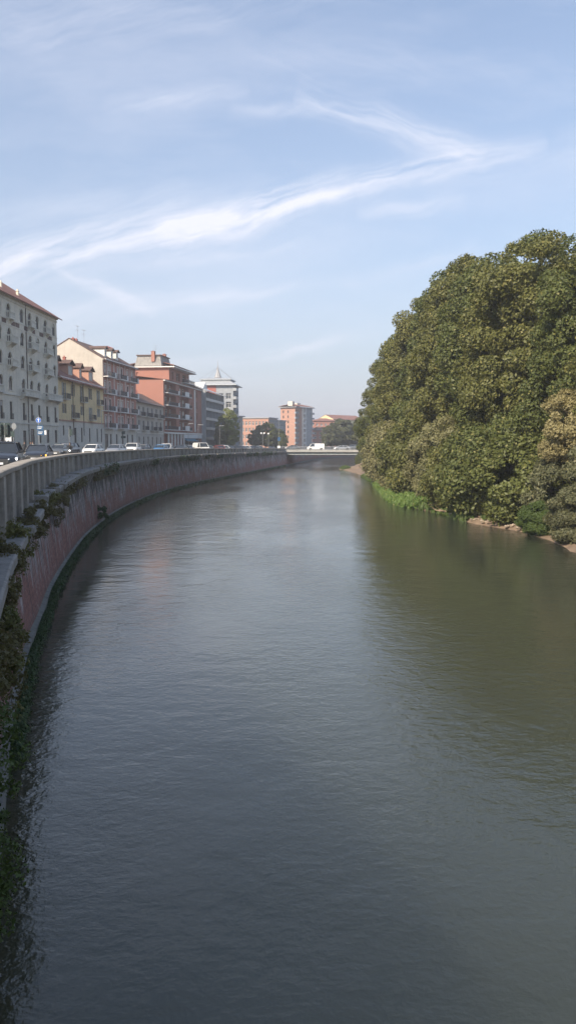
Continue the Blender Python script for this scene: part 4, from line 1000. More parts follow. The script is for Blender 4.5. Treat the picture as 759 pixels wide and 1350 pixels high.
B, L = block('office_block', (-9.3, 381), (-1.2, 404), 14, 3, 17.0, M['concrete_grey'], 'blue grey glazed wing at the right end of the salmon office block', [4.6, 8.0, 11.4, 14.2], 7, (2.2, 1.9), side=4, over=.5)
b = MB(); b.box(-.2, -.003, 3, 14, 12.9, 16.8); b.build('brick_panel', M['brick_orange'], B)
# ---- 10: brick tower with blue grey stair bay
B, L = bld('apartment_tower', (3.9, 424), (13.6, 441), 'seven storey brick apartment tower with a pale stair bay, standing alone above the bridge')
D = 9.2; E = 25.2; fz = [5.6+2.75*k for k in range(7)]
sops = [(1.4, 2.2, z, z+1.5) for z in fz]+[(4.4, 5.2, z, z+1.5) for z in fz]
ops = [(x, x+w_, z, z+1.7) for z in fz for (x, w_) in ((.8, 1.6), (3.4, 1.4), (13.5, 1.4), (16.5, 1.4))]+[(8.2, 10.4, z, z+2.2) for z in fz]
shell(B, L, D, 3, E, ops, M['brick_pale'], side_ops=sops, dep=.4)
for (a_, b2, c, d) in ops: window(B, (a_+b2)/2, .3, c, d, b2-a_, 'frame_white', near=False, pane='glass_far')
for (a_, b2, c, d) in sops: window(B, .3, D-(a_+b2)/2, c, d, b2-a_, 'frame_dark', near=False, face=1, pane='glass_far')
b = MB(); b.box(10.6, L-.0, -.25, -.003, 3, E-.1); b.build('side_wall', M['concrete_grey'], B)
b = MB(); b.box(7.6, 8.1, -1.1, -.004, 3, E+.2); b.box(10.5, 10.9, -1.1, -.26, 3, E+.2)
for z in fz: b.box(8.11, 10.49, -1.0, -.01, z-.35, z+.5)
b.build('stair_bay', M['panel_white'], B)
for z in fz: b = MB(); b.box(-.8, 1.9, -.9, -.01, z-.3, z+.7); b.build('balcony', M['concrete_grey'], B)
for z in fz: b = MB(); b.box(L-1.5, L+1.3, -.9, -.26, z-.3, z+.7); b.build('balcony', M['concrete_grey'], B)
b = MB(); b.box(-1.2, L+1.2, -1.3, D+1, E, E+.35); b.build('eaves', M['roof_grey'], B)
gable_roof(B, -.6, L+.6, -.8, D+.6, E+.62, 1.4, M['tile_red'], .2, hip0=4, hip1=4)
b = MB(); b.box(1.5, 4.0, 2.6, 5.4, E+1, E+3.4); b.box(7.0, 11.0, 2.6, 5.4, E+1, E+2.7); b.build('roof_hut', M['plaster_base'], B)
# ---- 11..14: houses beyond
block('apartment_house', (14.6, 452), (23.0, 452), 16, 3, 13.2, M['brick_orange'], 'small orange brick house beside the brick tower, grey hipped roof', [4.8, 8.2, 10.6], 3, (1.2, 1.5), roof='tile_dark', rise=2.0)
block('apartment_house', (14.2, 486), (30.5, 486), 16, 3, 19.6, M['brick_orange'], 'wide red roofed house rising behind the small orange house', [10.5, 13.5, 16.4], 6, (1.2, 1.6), roof='tile_red', rise=1.6)
B, L = bld('apartment_house', (31.5, 540), (55, 566), 'cream gabled house with red roof above the hazy trees'); shell(B, L, 14, 3, 22.4, [(x, x+1.3, z, z+1.7) for x in (3, 9, 15, 21, 27) for z in (14, 18)], M['plaster_yellow'], gable=0)
b = MB(); b.poly([(0, 0, 22.4), (0, 7, 25.4), (0, 14, 22.4)]); b.build('gable', M['plaster_yellow'], B); gable_roof(B, 0, L, 0, 14, 22.4, 3.0, M['tile_red'], .8)
for x in (3, 9, 15, 21, 27):
    for z in (14, 18): window(B, x+.65, .15, z, z+1.7, 1.3, 'frame_white', near=False)
B, L = block('apartment_house', (9, 470), (14.4, 470), 12, 3, 12, M['plaster_cream'], 'pale little house squeezed between the brick tower and the orange house', [5, 8.4], 2, (1.2, 1.5), roof='tile_red', rise=1.5)
b = MB(); b.box(-44, -14, 640, 660, 3, 15)
B, L = block('apartment_house', (-25.6, 345), (-20.5, 352), 10, 3, 17.6, M['plaster_cream'], 'narrow cream house seen between the spired tower and the salmon office block', [5, 8.4, 11.8, 14.6], 2, (1.2, 1.6), roof='roof_grey')

# ------------------------------------------------------------------ far bridge
br = empty('road_bridge', (0, 0, 0), 0, 'low flat road bridge of pale concrete crossing the river in the distance', 'bridge')
BY0, BY1 = 206.0, 217.0; bx0 = wo(idx_at(206), -.6).x-1.2; bx1 = 30
M['bridge'] = mat_stone('bridge concrete', (.36, .355, .34), (.46, .45, .43), .25); M['bridge_steel'] = mat('painted bridge girder', (.42, .44, .42), .7, .15)
b = MB(); b.box(bx0, bx1, BY0-.8, BY1+.8, 3.62, 3.95); b.box(bx0, bx1, BY0-.85, BY0-.55, 3.951, 4.12); b.box(bx0, bx1, BY1+.5, BY1+.8, 3.951, 4.12); b.build('deck', M['bridge'], br)
b = MB()
for y in (BY0, BY0+3.5, BY0+7, BY1-.3): b.box(bx0, bx1, y, y+.4, 3.0, 3.619); b.box(bx0, bx1, y-.12, y+.52, 2.88, 3.0)
b.build('girder', M['bridge_steel'], br)
for y in (BY0-.7, BY1+.65):
    b = MB(); railing(b, bx0, bx1, y, 4.12, .95, .45, 0, .02); b.build('railing', M['steel'], br)
b = MB(); b.box(20.2, 21.6, BY0-.3, BY1+.3, -.9, 2.87); b.build('abutment', M['bridge'], br)
#@@BUILDINGS_END
#@@STREET
# ------------------------------------------------------------------ cars
def paint(name, col, metal=.3):
    m = bpy.data.materials.new(name); m.use_nodes = True; b = m.node_tree.nodes['Principled BSDF']
    b.inputs['Base Color'].default_value = (*col, 1); b.inputs['Roughness'].default_value = .32; b.inputs['Metallic'].default_value = metal
    b.inputs['Coat Weight'].default_value = .8; b.inputs['Coat Roughness'].default_value = .05; return m
PAINT = {k: paint(k+' car paint', c, mt) for k, c, mt in (('black', (.012, .013, .016), .2), ('grey', (.12, .13, .14), .5), ('silver', (.36, .37, .38), .6), ('white', (.68, .68, .67), 0.), ('blue', (.035, .16, .36), .2), ('navy', (.02, .035, .07), .3), ('red', (.25, .03, .02), .1), ('sage', (.16, .20, .19), .3))}
M['tyre'] = mat('tyre rubber', (.018, .018, .018), .85, 0); M['rim'] = mat('alloy rim', (.32, .33, .34), .35, 0, metal=.8)
M['trim_black'] = mat('black plastic trim', (.02, .02, .022), .5, 0); M['lamp_glass'] = mat('clear lamp glass', (.55, .57, .6), .15, 0, spec=.8)
M['lamp_red'] = mat('red tail lamp', (.3, .01, .01), .2, 0); M['plate'] = mat('number plate', (.7, .7, .7), .5, 0)
M['headlight_on'] = mat('lit headlight', (.9, .95, 1.0), .3, 0, emit=1.6); M['indicator_on'] = mat('lit amber indicator', (1.0, .42, .03), .3, 0, emit=1.7)
SPEC = {  # length, half width, (x, z) profile of the lower body top, belt, roof
 'sedan': dict(L=4.75, w=.93, H=1.45, hood=.82, belt=.92, xb=(1.35, -1.85), xr=(.35, -1.1), tail=1.0, wb=1.42, r=.33),
 'suv': dict(L=4.7, w=.97, H=1.65, hood=.98, belt=1.08, xb=(1.3, -2.15), xr=(.6, -1.75), tail=1.1, wb=1.42, r=.38),
 'hatch': dict(L=4.05, w=.88, H=1.48, hood=.86, belt=.95, xb=(1.2, -1.85), xr=(.4, -1.45), tail=.98, wb=1.28, r=.31),
 'van': dict(L=4.8, w=.95, H=1.9, hood=1.05, belt=1.1, xb=(1.75, -2.3), xr=(1.1, -2.25), tail=1.15, wb=1.5, r=.34),
}
def car_proto(kind):
    S = SPEC[kind]; h = S['L']/2; w = S['w']; e = empty('car', (0, 0, 0))
    # lower body: rounded sections from tail to nose
    st = [(-h, .42, S['tail']-.12, .78), (-h+.06, .30, S['tail'], .90), (-h+.35, .24, S['tail']+.02, .98), (S['xb'][1], .22, S['belt'], 1.0), (-.4, .20, S['belt'], 1.0), (S['xb'][0]-.1, .20, S['belt'], 1.0),
          (S['xb'][0]+.35, .21, S['hood']+.04, .985), (h-.35, .22, S['hood']-.06, .95), (h-.12, .25, S['hood']-.17, .86), (h, .34, S['hood']-.30, .72)]
    b = MB(); rings = []
    for (x, z0, z1, k) in st:
        W_ = w*k; zm = z0+(z1-z0)*.62
        rings.append([(x, -W_*.9, z0), (x, -W_*.98, z0+.12), (x, -W_, zm), (x, -W_*.93, z1-.05), (x, -W_*.8, z1), (x, 0, z1+.025), (x, W_*.8, z1), (x, W_*.93, z1-.05), (x, W_, zm), (x, W_*.98, z0+.12), (x, W_*.9, z0)])
    b.ring_loft(rings)
    # roof and pillars
    (xb0, xb1), (xr0, xr1) = S['xb'], S['xr']; zb = S['belt']-.02; zr = S['H']; wr = w*.72; wbt = w*.90
    b.ring_loft([[(xr1-.06, -wr*.96, zr-.09), (xr1-.03, -wr*.8, zr-.03), (xr1-.02, wr*.8, zr-.03), (xr1-.06, wr*.96, zr-.09)], [((xr0+xr1)/2, -wr*1.02, zr-.06), ((xr0+xr1)/2, -wr*.82, zr), ((xr0+xr1)/2, wr*.82, zr), ((xr0+xr1)/2, wr*1.02, zr-.06)], [(xr0+.05, -wr*.96, zr-.09), (xr0, -wr*.8, zr-.035), (xr0, wr*.8, zr-.035), (xr0+.05, wr*.96, zr-.09)]])
    for sg in (-1, 1):
        b.tube((xb0, sg*wbt, zb), (xr0, sg*wr, zr-.06), .045, .04, 5); b.tube((xb1, sg*wbt, zb), (xr1, sg*wr, zr-.06), .09, .07, 5)
        b.tube(((xb0+xb1)/2-.1, sg*wbt, zb), ((xr0+xr1)/2, sg*wr*1.0, zr-.07), .04, .04, 5); b.tube((xr0, sg*wr*.99, zr-.07), (xr1, sg*wr*.99, zr-.07), .035, .035, 5)
    body = b.build('body', PAINT['grey'], e, False)
    bv = body.modifiers.new('bevel', 'BEVEL'); bv.width = .02; bv.segments = 2; bv.limit_method = 'ANGLE'
    b = MB(); i = .02
    lo = [(xb0-.02, -wbt+i, zb), (xb0-.02, wbt-i, zb), (xb1+.02, wbt-i, zb), (xb1+.02, -wbt+i, zb)]; hi = [(xr0-.01, -wr+i, zr-.08), (xr0-.01, wr-i, zr-.08), (xr1+.01, wr-i, zr-.08), (xr1+.01, -wr+i, zr-.08)]
    if kind == 'van':
        b.ring_loft([lo, hi]); g = b.build('windscreen', M['glass'], e); b = MB(); b.ring_loft([[(xb1-.02, y, z) for y, z in ((-wbt-.005, zb), (-wr-.01, zr-.05), (wr+.01, zr-.05), (wbt+.005, zb))], [(.35, y, z) for y, z in ((-wbt-.005, zb), (-wr-.01, zr-.05), (wr+.01, zr-.05), (wbt+.005, zb))]]); b.build('cargo_side', PAINT['white'], e)
    else: b.ring_loft([lo, hi]); b.build('windows', M['glass'], e)
    for sx in (1, -1):
        for sy in (1, -1):
            b = MB(); c = (sx*S['wb'], sy*(w-.10), S['r']); b.lathe([(S['r']-.05, -.11), (S['r'], -.07), (S['r'], .07), (S['r']-.05, .11)], 20)
            me = mesh_of(b, 'wheel', M['tyre']); o = link('wheel', me, e); o.location = c; o.rotation_euler = (R(90), 0, 0)
            b = MB(); b.lathe([(S['r']*.64, 0), (S['r']*.64, .118), (S['r']*.56, .105), (.06, .112), (.03, .125)], 10); rm = b.build('rim', M['rim'], o); rm.scale = (1, 1, -sy)
    b = MB()
    for sx in (1, -1):
        for sy in (1, -1):
            n = 14; r0 = S['r']*1.03; r1 = S['r']*1.22; y = sy*(w*.99+.006)
            for q in range(n): 
                t0 = math.pi*q/n; t1 = math.pi*(q+1)/n
                b.ring_loft([[(sx*S['wb']+r*math.cos(t), yy, S['r']+r*math.sin(t)) for r, t in ((r0, t0), (r1, t0), (r1, t1), (r0, t1))] for yy in (y-.05*sy, y+.004*sy)])
    b.box(-1.1, 1.1, -w*.985, -w*.96, .2, .3); b.box(-1.1, 1.1, w*.96, w*.985, .2, .3); b.build('arch_trim', M['trim_black'], e)
    b = MB(); z = S['hood']-.34; b.ring_loft([[(h-.09, -.5, z+.12), (h-.02, -.5, z-.02), (h-.02, -.42, z-.16), (h-.02, .42, z-.16), (h-.02, .5, z-.02), (h-.09, .5, z+.12)], [(h+.0, -.48, z+.11), (h+.025, -.48, z-.02), (h+.03, -.4, z-.15), (h+.03, .4, z-.15), (h+.025, .48, z-.02), (h+.0, .48, z+.11)]]); b.build('grille', M['trim_black'], e)
    b = MB(); b.box(h-.05, h+.035, -.7, .7, .28, .38); b.build('air_intake', M['trim_black'], e)
    b = MB(); b.box(h+.031, h+.045, -.26, .26, S['hood']-.50, S['hood']-.39); b.build('number_plate', M['plate'], e)
    for sy in (1, -1):
        b = MB(); z = S['hood']-.27; b.ring_loft([[(h-.16, sy*.52, z-.05), (h-.16, sy*.52, z+.06), (h-.36, sy*(w*.93), z+.12), (h-.36, sy*(w*.93), z-.01)], [(h-.02, sy*.5, z-.05), (h-.045, sy*.5, z+.05), (h-.28, sy*(w*.94), z+.11), (h-.26, sy*(w*.94), z-.01)]]); b.build('headlight', M['lamp_glass'], e)
        b = MB(); z = S['tail']-.2; b.box(-h-.01, -h+.3, sy*(w*.62)-.16, sy*(w*.62)+.16, z-.06, z+.08); b.build('tail_light', M['lamp_red'], e)
        b = MB(); b.ring_loft([[(xb0-.35, sy*(w+.02), zb+.02), (xb0-.35, sy*(w+.2), zb+.03), (xb0-.35, sy*(w+.2), zb+.16), (xb0-.35, sy*(w+.02), zb+.14)], [(xb0-.22, sy*(w+.03), zb+.04), (xb0-.24, sy*(w+.17), zb+.05), (xb0-.24, sy*(w+.17), zb+.13), (xb0-.22, sy*(w+.03), zb+.12)]])
        b.box(xb0-.3, xb0-.25, sy*w*.88 if sy > 0 else -w-.03, w+.03 if sy > 0 else -w*.88, zb+.03, zb+.07); b.build('mirror', M['trim_black'], e)
    return e
CARS = {}; used = set()
def car(kind, x, y, heading, colour, label, group=None, z=None, lights=None):
    if kind not in CARS: CARS[kind] = car_proto(kind); e = CARS[kind]
    else: e = copy_tree(CARS[kind])
    e.location = (x, y, street_z(y)+.005 if z is None else z); e.rotation_euler = (0, 0, heading)
    e.name = {'sedan': 'car', 'suv': 'car', 'hatch': 'car', 'van': 'van'}[kind]
    for k in ('label', 'category', 'group'):
        if k in e: del e[k]
    tag(e, label, 'van' if kind == 'van' else 'car', group)
    for ch in e.children:
        if ch.name.startswith(('body', 'cargo')): ch.material_slots[0].link = 'OBJECT'; ch.material_slots[0].material = PAINT[colour]
        if lights and ch.name.startswith('headlight'):
            side = 1 if sum(v.co.y for v in ch.data.vertices) > 0 else -1
            if (lights == 'amber' and side == 1) or lights == 'white':
                ch.material_slots[0].link = 'OBJECT'; ch.material_slots[0].material = M['indicator_on' if lights == 'amber' else 'headlight_on']; ch['label'] = 'lit amber front lamp' if lights == 'amber' else 'lit white headlight'
            else: ch.material_slots[0].link = 'OBJECT'; ch.material_slots[0].material = M['lamp_glass']
        elif ch.name.startswith('headlight'): ch.material_slots[0].link = 'OBJECT'; ch.material_slots[0].material = M['lamp_glass']
    return e
def hd(dx, dy): return math.atan2(dy, dx)
car('suv', -15.1, 40.8, hd(.266, -1), 'black', 'black car with bright headlights cut by the left edge, nearest the camera', lights='white')
car('sedan', -20.1, 62.3, hd(.17, -1), 'black', 'black car with one amber front lamp lit, behind the nearest car', lights='amber')
def car_at(d, off, kind, colour, label, turn=0, group='cars along the riverside street', away=False):
    i = idx_at(d); p = wo(i, -off); t = wt(i); h = math.atan2(-t.y, -t.x)+R(turn)+(math.pi if away else 0)
    return car(kind, p.x, p.y, h, colour, label, group)
car_at(92, 12.0, 'hatch', 'grey', 'small grey car just behind the scooter rider')
car_at(104, 15.5, 'suv', 'navy', 'dark blue off road car standing above the white hatchback')
car_at(97, 9.6, 'hatch', 'white', 'white hatchback driving this way, right of the small grey car')
car_at(106, 9.4, 'sedan', 'silver', 'silver car following the white hatchback')
car_at(113, 9.3, 'suv', 'white', 'white high roofed car before the red brick house', 8)
car_at(120, 10.0, 'hatch', 'black', 'black hatchback between the white high roofed car and the bright blue car')
car_at(123, 8.0, 'hatch', 'blue', 'bright blue hatchback in the street')
car_at(127, 8.4, 'suv', 'white', 'white high roofed car just right of the bright blue one', 10)
car_at(131, 7.0, 'sedan', 'black', 'black saloon before the low cream house')
car_at(137, 7.6, 'sedan', 'silver', 'silver saloon right of the black saloon, before the low cream house', 20)
car_at(141.5, 6.5, 'van', 'white', 'white van parked slantwise beside the parapet', 35)
car_at(147, 6.6, 'sedan', 'sage', 'grey green saloon slanted before the white columned portico', 30)
car_at(151, 8.6, 'hatch', 'grey', 'grey hatchback behind the grey green saloon', 30)
car_at(155.5, 6.4, 'hatch', 'red', 'dark red hatchback below the teal awning', 30)
car_at(159.5, 6.5, 'sedan', 'white', 'white saloon right of the dark red hatchback', 32)
car_at(164.5, 6.4, 'sedan', 'navy', 'dark blue saloon before the blue grey balconied block', 32)
car_at(169, 8.5, 'suv', 'grey', 'grey high roofed car behind the dark blue saloon', 32)
car_at(172, 6.3, 'hatch', 'black', 'black hatchback left of the upright yellow green tree', 32)
car_at(176, 6.3, 'sedan', 'silver', 'silver saloon at the foot of the upright yellow green tree', 32)
car_at(180.5, 6.2, 'hatch', 'white', 'white hatchback right of the silver saloon under the tree', 32)
car_at(185, 6.3, 'sedan', 'navy', 'dark blue saloon at the left foot of the salmon office block', 32)
car_at(189, 6.2, 'hatch', 'black', 'black hatchback before the salmon office block', 32)
car_at(193, 6.3, 'sedan', 'sage', 'grey green saloon before the first dark round tree', 32)
car_at(197, 6.2, 'hatch', 'silver', 'silver hatchback between the dark round trees and the parapet', 32)
car_at(201, 8.5, 'hatch', 'white', 'small white car by the end of the wall, before the dark round trees', 32)
DK = 3.955
car('van', 7.6, 213, R(183), 'white', 'white van crossing the far bridge', None, DK)
car('sedan', 14.6, 209.5, R(180), 'silver', 'silver car on the far bridge right of the white van', 'cars on the far bridge', DK)
car('sedan', 1.2, 213.5, R(180), 'grey', 'dark grey car at the left end of the far bridge', 'cars on the far bridge', DK)
car('suv', 17.8, 213.5, R(180), 'grey', 'grey high roofed car at the right end of the far bridge', 'cars on the far bridge', DK)

# ------------------------------------------------------------------ people
M['skin'] = mat('skin', (.42, .25, .18), .6, 0); M['hair'] = mat('dark hair', (.03, .02, .015), .7, 0)
CL = {k: mat(k+' cloth', c, .85, .1) for k, c in (('black', (.018, .018, .02)), ('pink', (.5, .25, .24)), ('navy', (.03, .04, .08)), ('white', (.55, .55, .54)), ('denim', (.06, .09, .16)))}
def person(x, y, z, rz, top, legs, label, pose='stand', group='people on the pavement'):
    e = empty('person', (x, y, z), rz, label, 'person', group)
    if pose == 'stand': J = dict(pel=(0, 0, .95), ch=(.01, 0, 1.3), nk=(.01, 0, 1.5), hd=(.03, 0, 1.66), sh=(0, .19, 1.42), el=(-.03, .25, 1.14), wr=(.06, .26, .90), hp=(0, .1, .92), kn=(.03, .11, .5), an=(-.02, .11, .08), to=(.16, .12, .03))
    elif pose == 'walk': J = dict(pel=(0, 0, .94), ch=(.04, 0, 1.3), nk=(.06, 0, 1.5), hd=(.09, 0, 1.66), sh=(.03, .19, 1.42), el=(-.1, .24, 1.15), wr=(.05, .26, .95), hp=(0, .1, .92), kn=(.18, .1, .52), an=(.22, .1, .1), to=(.39, .1, .05))
    else: J = dict(pel=(-.25, 0, .86), ch=(-.12, 0, 1.18), nk=(-.04, 0, 1.36), hd=(.02, 0, 1.52), sh=(-.08, .2, 1.3), el=(.12, .32, 1.08), wr=(.36, .3, 1.03), hp=(-.2, .12, .82), kn=(.2, .2, .78), an=(.16, .2, .38), to=(.36, .2, .33))
    V = []; E = []; Rd = []; 
    def v(p, r): V.append(p); Rd.append(r); return len(V)-1
    def ed(a, b): E.append((a, b)); return b
    pel = v(J['pel'], .14); ch = ed(pel, v(J['ch'], .15)); nk = ed(ch, v(J['nk'], .06)); hd_ = ed(nk, v(J['hd'], .095)); ed(hd_, v((J['hd'][0], 0, J['hd'][2]+.1), .07)); ed(hd_, v((J['hd'][0]+.10, 0, J['hd'][2]-.01), .02))
    for s_ in (1, -1):
        f = lambda k: (J[k][0] if not (pose == 'walk' and s_ < 0 and k in ('kn', 'an', 'to', 'el', 'wr')) else -J[k][0]+(.17 if k == 'to' else 0), J[k][1]*s_, J[k][2])
        a = ed(ch, v(f('sh'), .062)); a = ed(a, v(f('el'), .045)); wr = ed(a, v(f('wr'), .028))
        dx, dy, dz = [(p-q) for p, q in zip(f('wr'), f('el'))]; l = math.sqrt(dx*dx+dy*dy+dz*dz); d = Vector((dx/l, dy/l, dz/l)); side = d.cross(Vector((0, 1, 0))).normalized()
        pm = ed(wr, v(tuple(Vector(f('wr'))+d*.07), .032))
        for q in range(4): k1 = ed(pm, v(tuple(Vector(f('wr'))+d*.12+side*(.012*(q-1.5)*1.6)), .009)); ed(k1, v(tuple(Vector(f('wr'))+d*(.165-.008*abs(q-1.5))+side*(.018*(q-1.5))-Vector((0, .015*s_, 0))), .008))
        ed(wr, v(tuple(Vector(f('wr'))+d*.06+side*.05), .010))
        b_ = ed(pel, v(f('hp'), .10)); b_ = ed(b_, v(f('kn'), .062)); b_ = ed(b_, v(f('an'), .042)); ed(b_, v(f('to'), .035))
    me = bpy.data.meshes.new('body'); me.from_pydata(V, E, []); o = link('body', me, e)
    sk = o.modifiers.new('skin', 'SKIN')
    for i_, r in enumerate(Rd): me.skin_vertices[0].data[i_].radius = (r, r)
    me.skin_vertices[0].data[0].use_root = True
    o.modifiers.new('sub', 'SUBSURF').levels = 1; o.modifiers['sub'].render_levels = 1
    # colour by height: trousers below the hip, top above, skin on head and hands (material by height on one mesh)
    m = bpy.data.materials.new('clothed figure'); m.use_nodes = True; t = NT(m.node_tree); zz = t.sep(t.new('ShaderNodeTexCoord').outputs['Object'])[2]
    c = t.mix(t.m('GREATER_THAN', zz, J['pel'][2]-.02), legs, top); c = t.mix(t.m('GREATER_THAN', zz, J['nk'][2]+.0), c, (.42, .25, .18)); t.l.new(c, t.n['Principled BSDF'].inputs['Base Color'])
    me.materials.append(m)
    hb = MB(); hx, _, hz = J['hd']; hb.lathe([(.10, -.03), (.112, .03), (.10, .1), (.06, .155), (.01, .17)], 10, (hx-.02, 0, hz)); hb.build('hair', M['hair'] if pose != 'ride' else M['trim_black'], e)
    return e
def at(px, d): return (px-379.5)/F*d
GZ = 4.55
person(at(34, 100), 100, street_z(100)+.0, R(-60), (.02, .02, .022), (.02, .02, .025), 'pedestrian in black left of the two at the doors of the grey house', 'stand')
person(at(42.5, 101), 101, street_z(101)+.0, R(-100), (.03, .03, .04), (.03, .03, .03), 'pedestrian in dark clothes beside one in white, below the arched windows', 'walk')
person(at(44.8, 101.6), 101.6, street_z(101)+.0, R(-80), (.6, .6, .58), (.06, .08, .14), 'pedestrian in a white top before the grey house', 'walk')
person(at(3, 70), 70, street_z(70), R(-30), (.35, .16, .16), (.03, .03, .04), 'person in a pinkish red top at the left edge behind the nearest car', 'stand')
person(at(8.5, 74), 74, street_z(74), R(-50), (.03, .03, .05), (.03, .03, .04), 'person in dark clothes standing by the traffic light at the left', 'stand')
person(at(13, 76), 76, street_z(74), R(-150), (.12, .14, .2), (.03, .03, .04), 'person in grey blue standing between the two left sign posts', 'stand')
# scooter and its rider
sx_, sy_ = at(93.5, 84), 84.0; SH = hd(.22, -1)
sc_e = empty('motor_scooter', (sx_, sy_, street_z(84)), SH, 'black motor scooter ridden towards the camera between the cars', 'scooter')
for x in (.62, -.62):
    b = MB(); b.lathe([(.17, -.05), (.23, -.03), (.23, .03), (.17, .05)], 16); o = link('wheel', mesh_of(b, 'wheel', M['tyre']), sc_e); o.location = (x, 0, .23); o.rotation_euler = (R(90), 0, 0)
b = MB(); b.ring_loft([[(x, -w_, z0), (x, -w_, z1), (x, w_, z1), (x, w_, z0)] for x, w_, z0, z1 in ((-.85, .1, .5, .68), (-.5, .17, .3, .74), (-.1, .16, .28, .72), (.0, .16, .26, .36), (.35, .16, .26, .36), (.45, .19, .3, .95), (.62, .12, .4, .9))]); b.build('fairing', PAINT['black'], sc_e)
b = MB(); b.ring_loft([[(x, -w_, z0), (x, -w_, z1), (x, w_, z1), (x, w_, z0)] for x, w_, z0, z1 in ((-.75, .1, .74, .8), (-.4, .15, .745, .84), (.0, .1, .73, .78))]); b.build('seat', M['trim_black'], sc_e)
b = MB(); b.tube((.45, -.32, 1.02), (.5, 0, .98), .018); b.tube((.45, .32, 1.02), (.5, 0, .98), .018); b.tube((.5, 0, .98), (.6, 0, .4), .03); b.build('handlebar', M['trim_black'], sc_e)
b = MB(); b.lathe([(.02, 0), (.085, .03), (.08, .07), (.02, .09)], 10); o = b.build('headlight', M['headlight_on'], sc_e); o.location = (.6, 0, .78); o.rotation_euler = (0, R(90), 0)
person(sx_, sy_, street_z(84), SH, (.02, .02, .022), (.02, .02, .025), 'helmeted rider in black on the motor scooter', 'ride', None)

# ------------------------------------------------------------------ signs, lamps, rails, bicycles
M['sign_blue'] = mat('blue road sign', (.01, .10, .42), .4, 0); M['sign_green'] = mat('dark green sign', (.010, .030, .028), .5, 0); M['sign_teal'] = mat('blue direction sign', (.015, .07, .16), .5, 0); M['sign_white'] = mat('white sign face', (.7, .7, .7), .5, 0); M['sign_back'] = mat('bare metal sign back', (.22, .23, .24), .5, 0, metal=.4)
def post(name, px, d, h, label, cat, group=None):
    e = empty(name, (at(px, d), d, street_z(d)), 0, label, cat, group); b = MB(); b.tube((0, 0, 0), (0, 0, h), .045, .04, 8); b.build('pole', M['steel'], e); return e
e = post('road_sign', 53.5, 84, 4.6, 'round blue arrow sign over two blue direction boards on a pole', 'road sign')
b = MB(); b.disc((0, -.06, 4.05), (0, 1, 0), .27, .02, 24); s_ = b.build('disc', M['sign_blue'], e)
b = MB(); b.ring_loft([[(x, y, z) for x, z in ((-.04, 3.85), (-.04, 4.1), (-.13, 4.1), (0, 4.26), (.13, 4.1), (.04, 4.1), (.04, 3.85))] for y in (-.082, -.072)]); b.build('arrow', M['sign_white'], s_)
b = MB(); b.disc((0, -.06, 4.05), (0, 1, 0), .29, .01, 24); b.build('rim', M['sign_white'], s_)
for z, x in ((3.0, .1), (2.45, .15)):
    b = MB(); b.box(x-.3, x+.42, -.08, -.05, z, z+.5); s_ = b.build('direction_board', M['sign_teal'], e); b = MB(); b.box(x-.22, x+.30, -.086, -.081, z+.3, z+.36); b.box(x-.22, x+.2, -.086, -.081, z+.14, z+.2); b.build('stripe', M['sign_white'], s_)
b = MB(); b.box(.62, .82, -.08, -.05, 2.5, 2.95); b.build('small_plate', M['sign_white'], e); b = MB(); b.box(0, .65, -.04, -.02, 2.7, 2.74); b.build('bracket', M['steel'], e)
e = post('traffic_light', 8.5, 74, 3.5, 'dark green traffic light heads on a pole at the left edge', 'traffic light')
for x, a in ((-.42, 0), (.2, .3)):
    b = MB(); b.box(x-.16, x+.16, -.18, .12, 2.35, 3.35); s_ = b.build('signal_head', M['sign_green'], e)
    b = MB()
    for z in (2.52, 2.85, 3.18): b.disc((x, -.2, z), (0, 1, 0), .1, .04, 12)
    b.build('lens', M['trim_black'], s_)
b = MB(); b.box(-.5, .5, .13, .16, 2.1, 3.5); b.build('backing_board', M['sign_green'], e)
e = post('road_sign', 20, 80, 3.6, 'round sign seen from its bare grey back beside the traffic light', 'road sign')
b = MB(); b.disc((.1, -.05, 3.3), (.5, 1, 0), .34, .02, 24); b.build('disc', M['sign_back'], e); b = MB(); b.box(-.28, .1, -.08, -.06, 2.2, 2.8); b.build('board', M['sign_green'], e)
e = post('road_sign', 13.5, 79, 2.4, 'small white sign board between the traffic light and the grey round sign', 'road sign'); b = MB(); b.box(-.3, .3, -.08, -.05, 1.7, 2.25); b.build('board', M['sign_white'], e)
e = post('street_sign', 93, 112, 3.9, 'narrow dark green sign on a pole above the scooter rider', 'sign'); b = MB(); b.box(.05, .5, -.1, .1, 2.7, 3.6); b.build('board', M['sign_green'], e)
e = post('street_sign', 164, 135, 4.2, 'dark double sign on a pole over the bright blue car', 'sign'); b = MB(); b.box(-.4, .4, -.08, .08, 2.6, 3.0); b.box(-.3, .3, -.08, .08, 3.3, 3.8); b.build('board', M['sign_green'], e)
for k, (px, d, h) in enumerate([(346.5, 214, 4.7), (354, 222, 4.7)]):
    e = post('street_lamp', px, d, h, 'slim street lamp with round white globes, %s of the two before the dark trees' % ('left' if k == 0 else 'right'), 'street lamp')
    for sx in ((-.4, .4) if k == 0 else (0,)):
        b = MB(); b.lathe([(.05, 0), (.24, .1), (.28, .28), (.2, .45), (.04, .52)], 12, (sx, 0, h)); s_ = b.build('globe', M['sign_white'], e)
    if k == 0: b = MB(); b.tube((-.4, 0, h-.05), (.4, 0, h-.05), .03); b.build('arm', M['steel'], e)
e = post('lamp_mast', 367.5, 218, 9.0, 'tall mast with a white box at its foot near the left end of the bridge', 'mast'); b = MB(); b.box(-.4, .4, -.3, .3, 0, 1.5); b.build('cabinet', M['sign_white'], e); b = MB(); b.box(-.35, .45, -.06, -.04, 2.9, 3.9); b.build('board', M['sign_teal'], e)
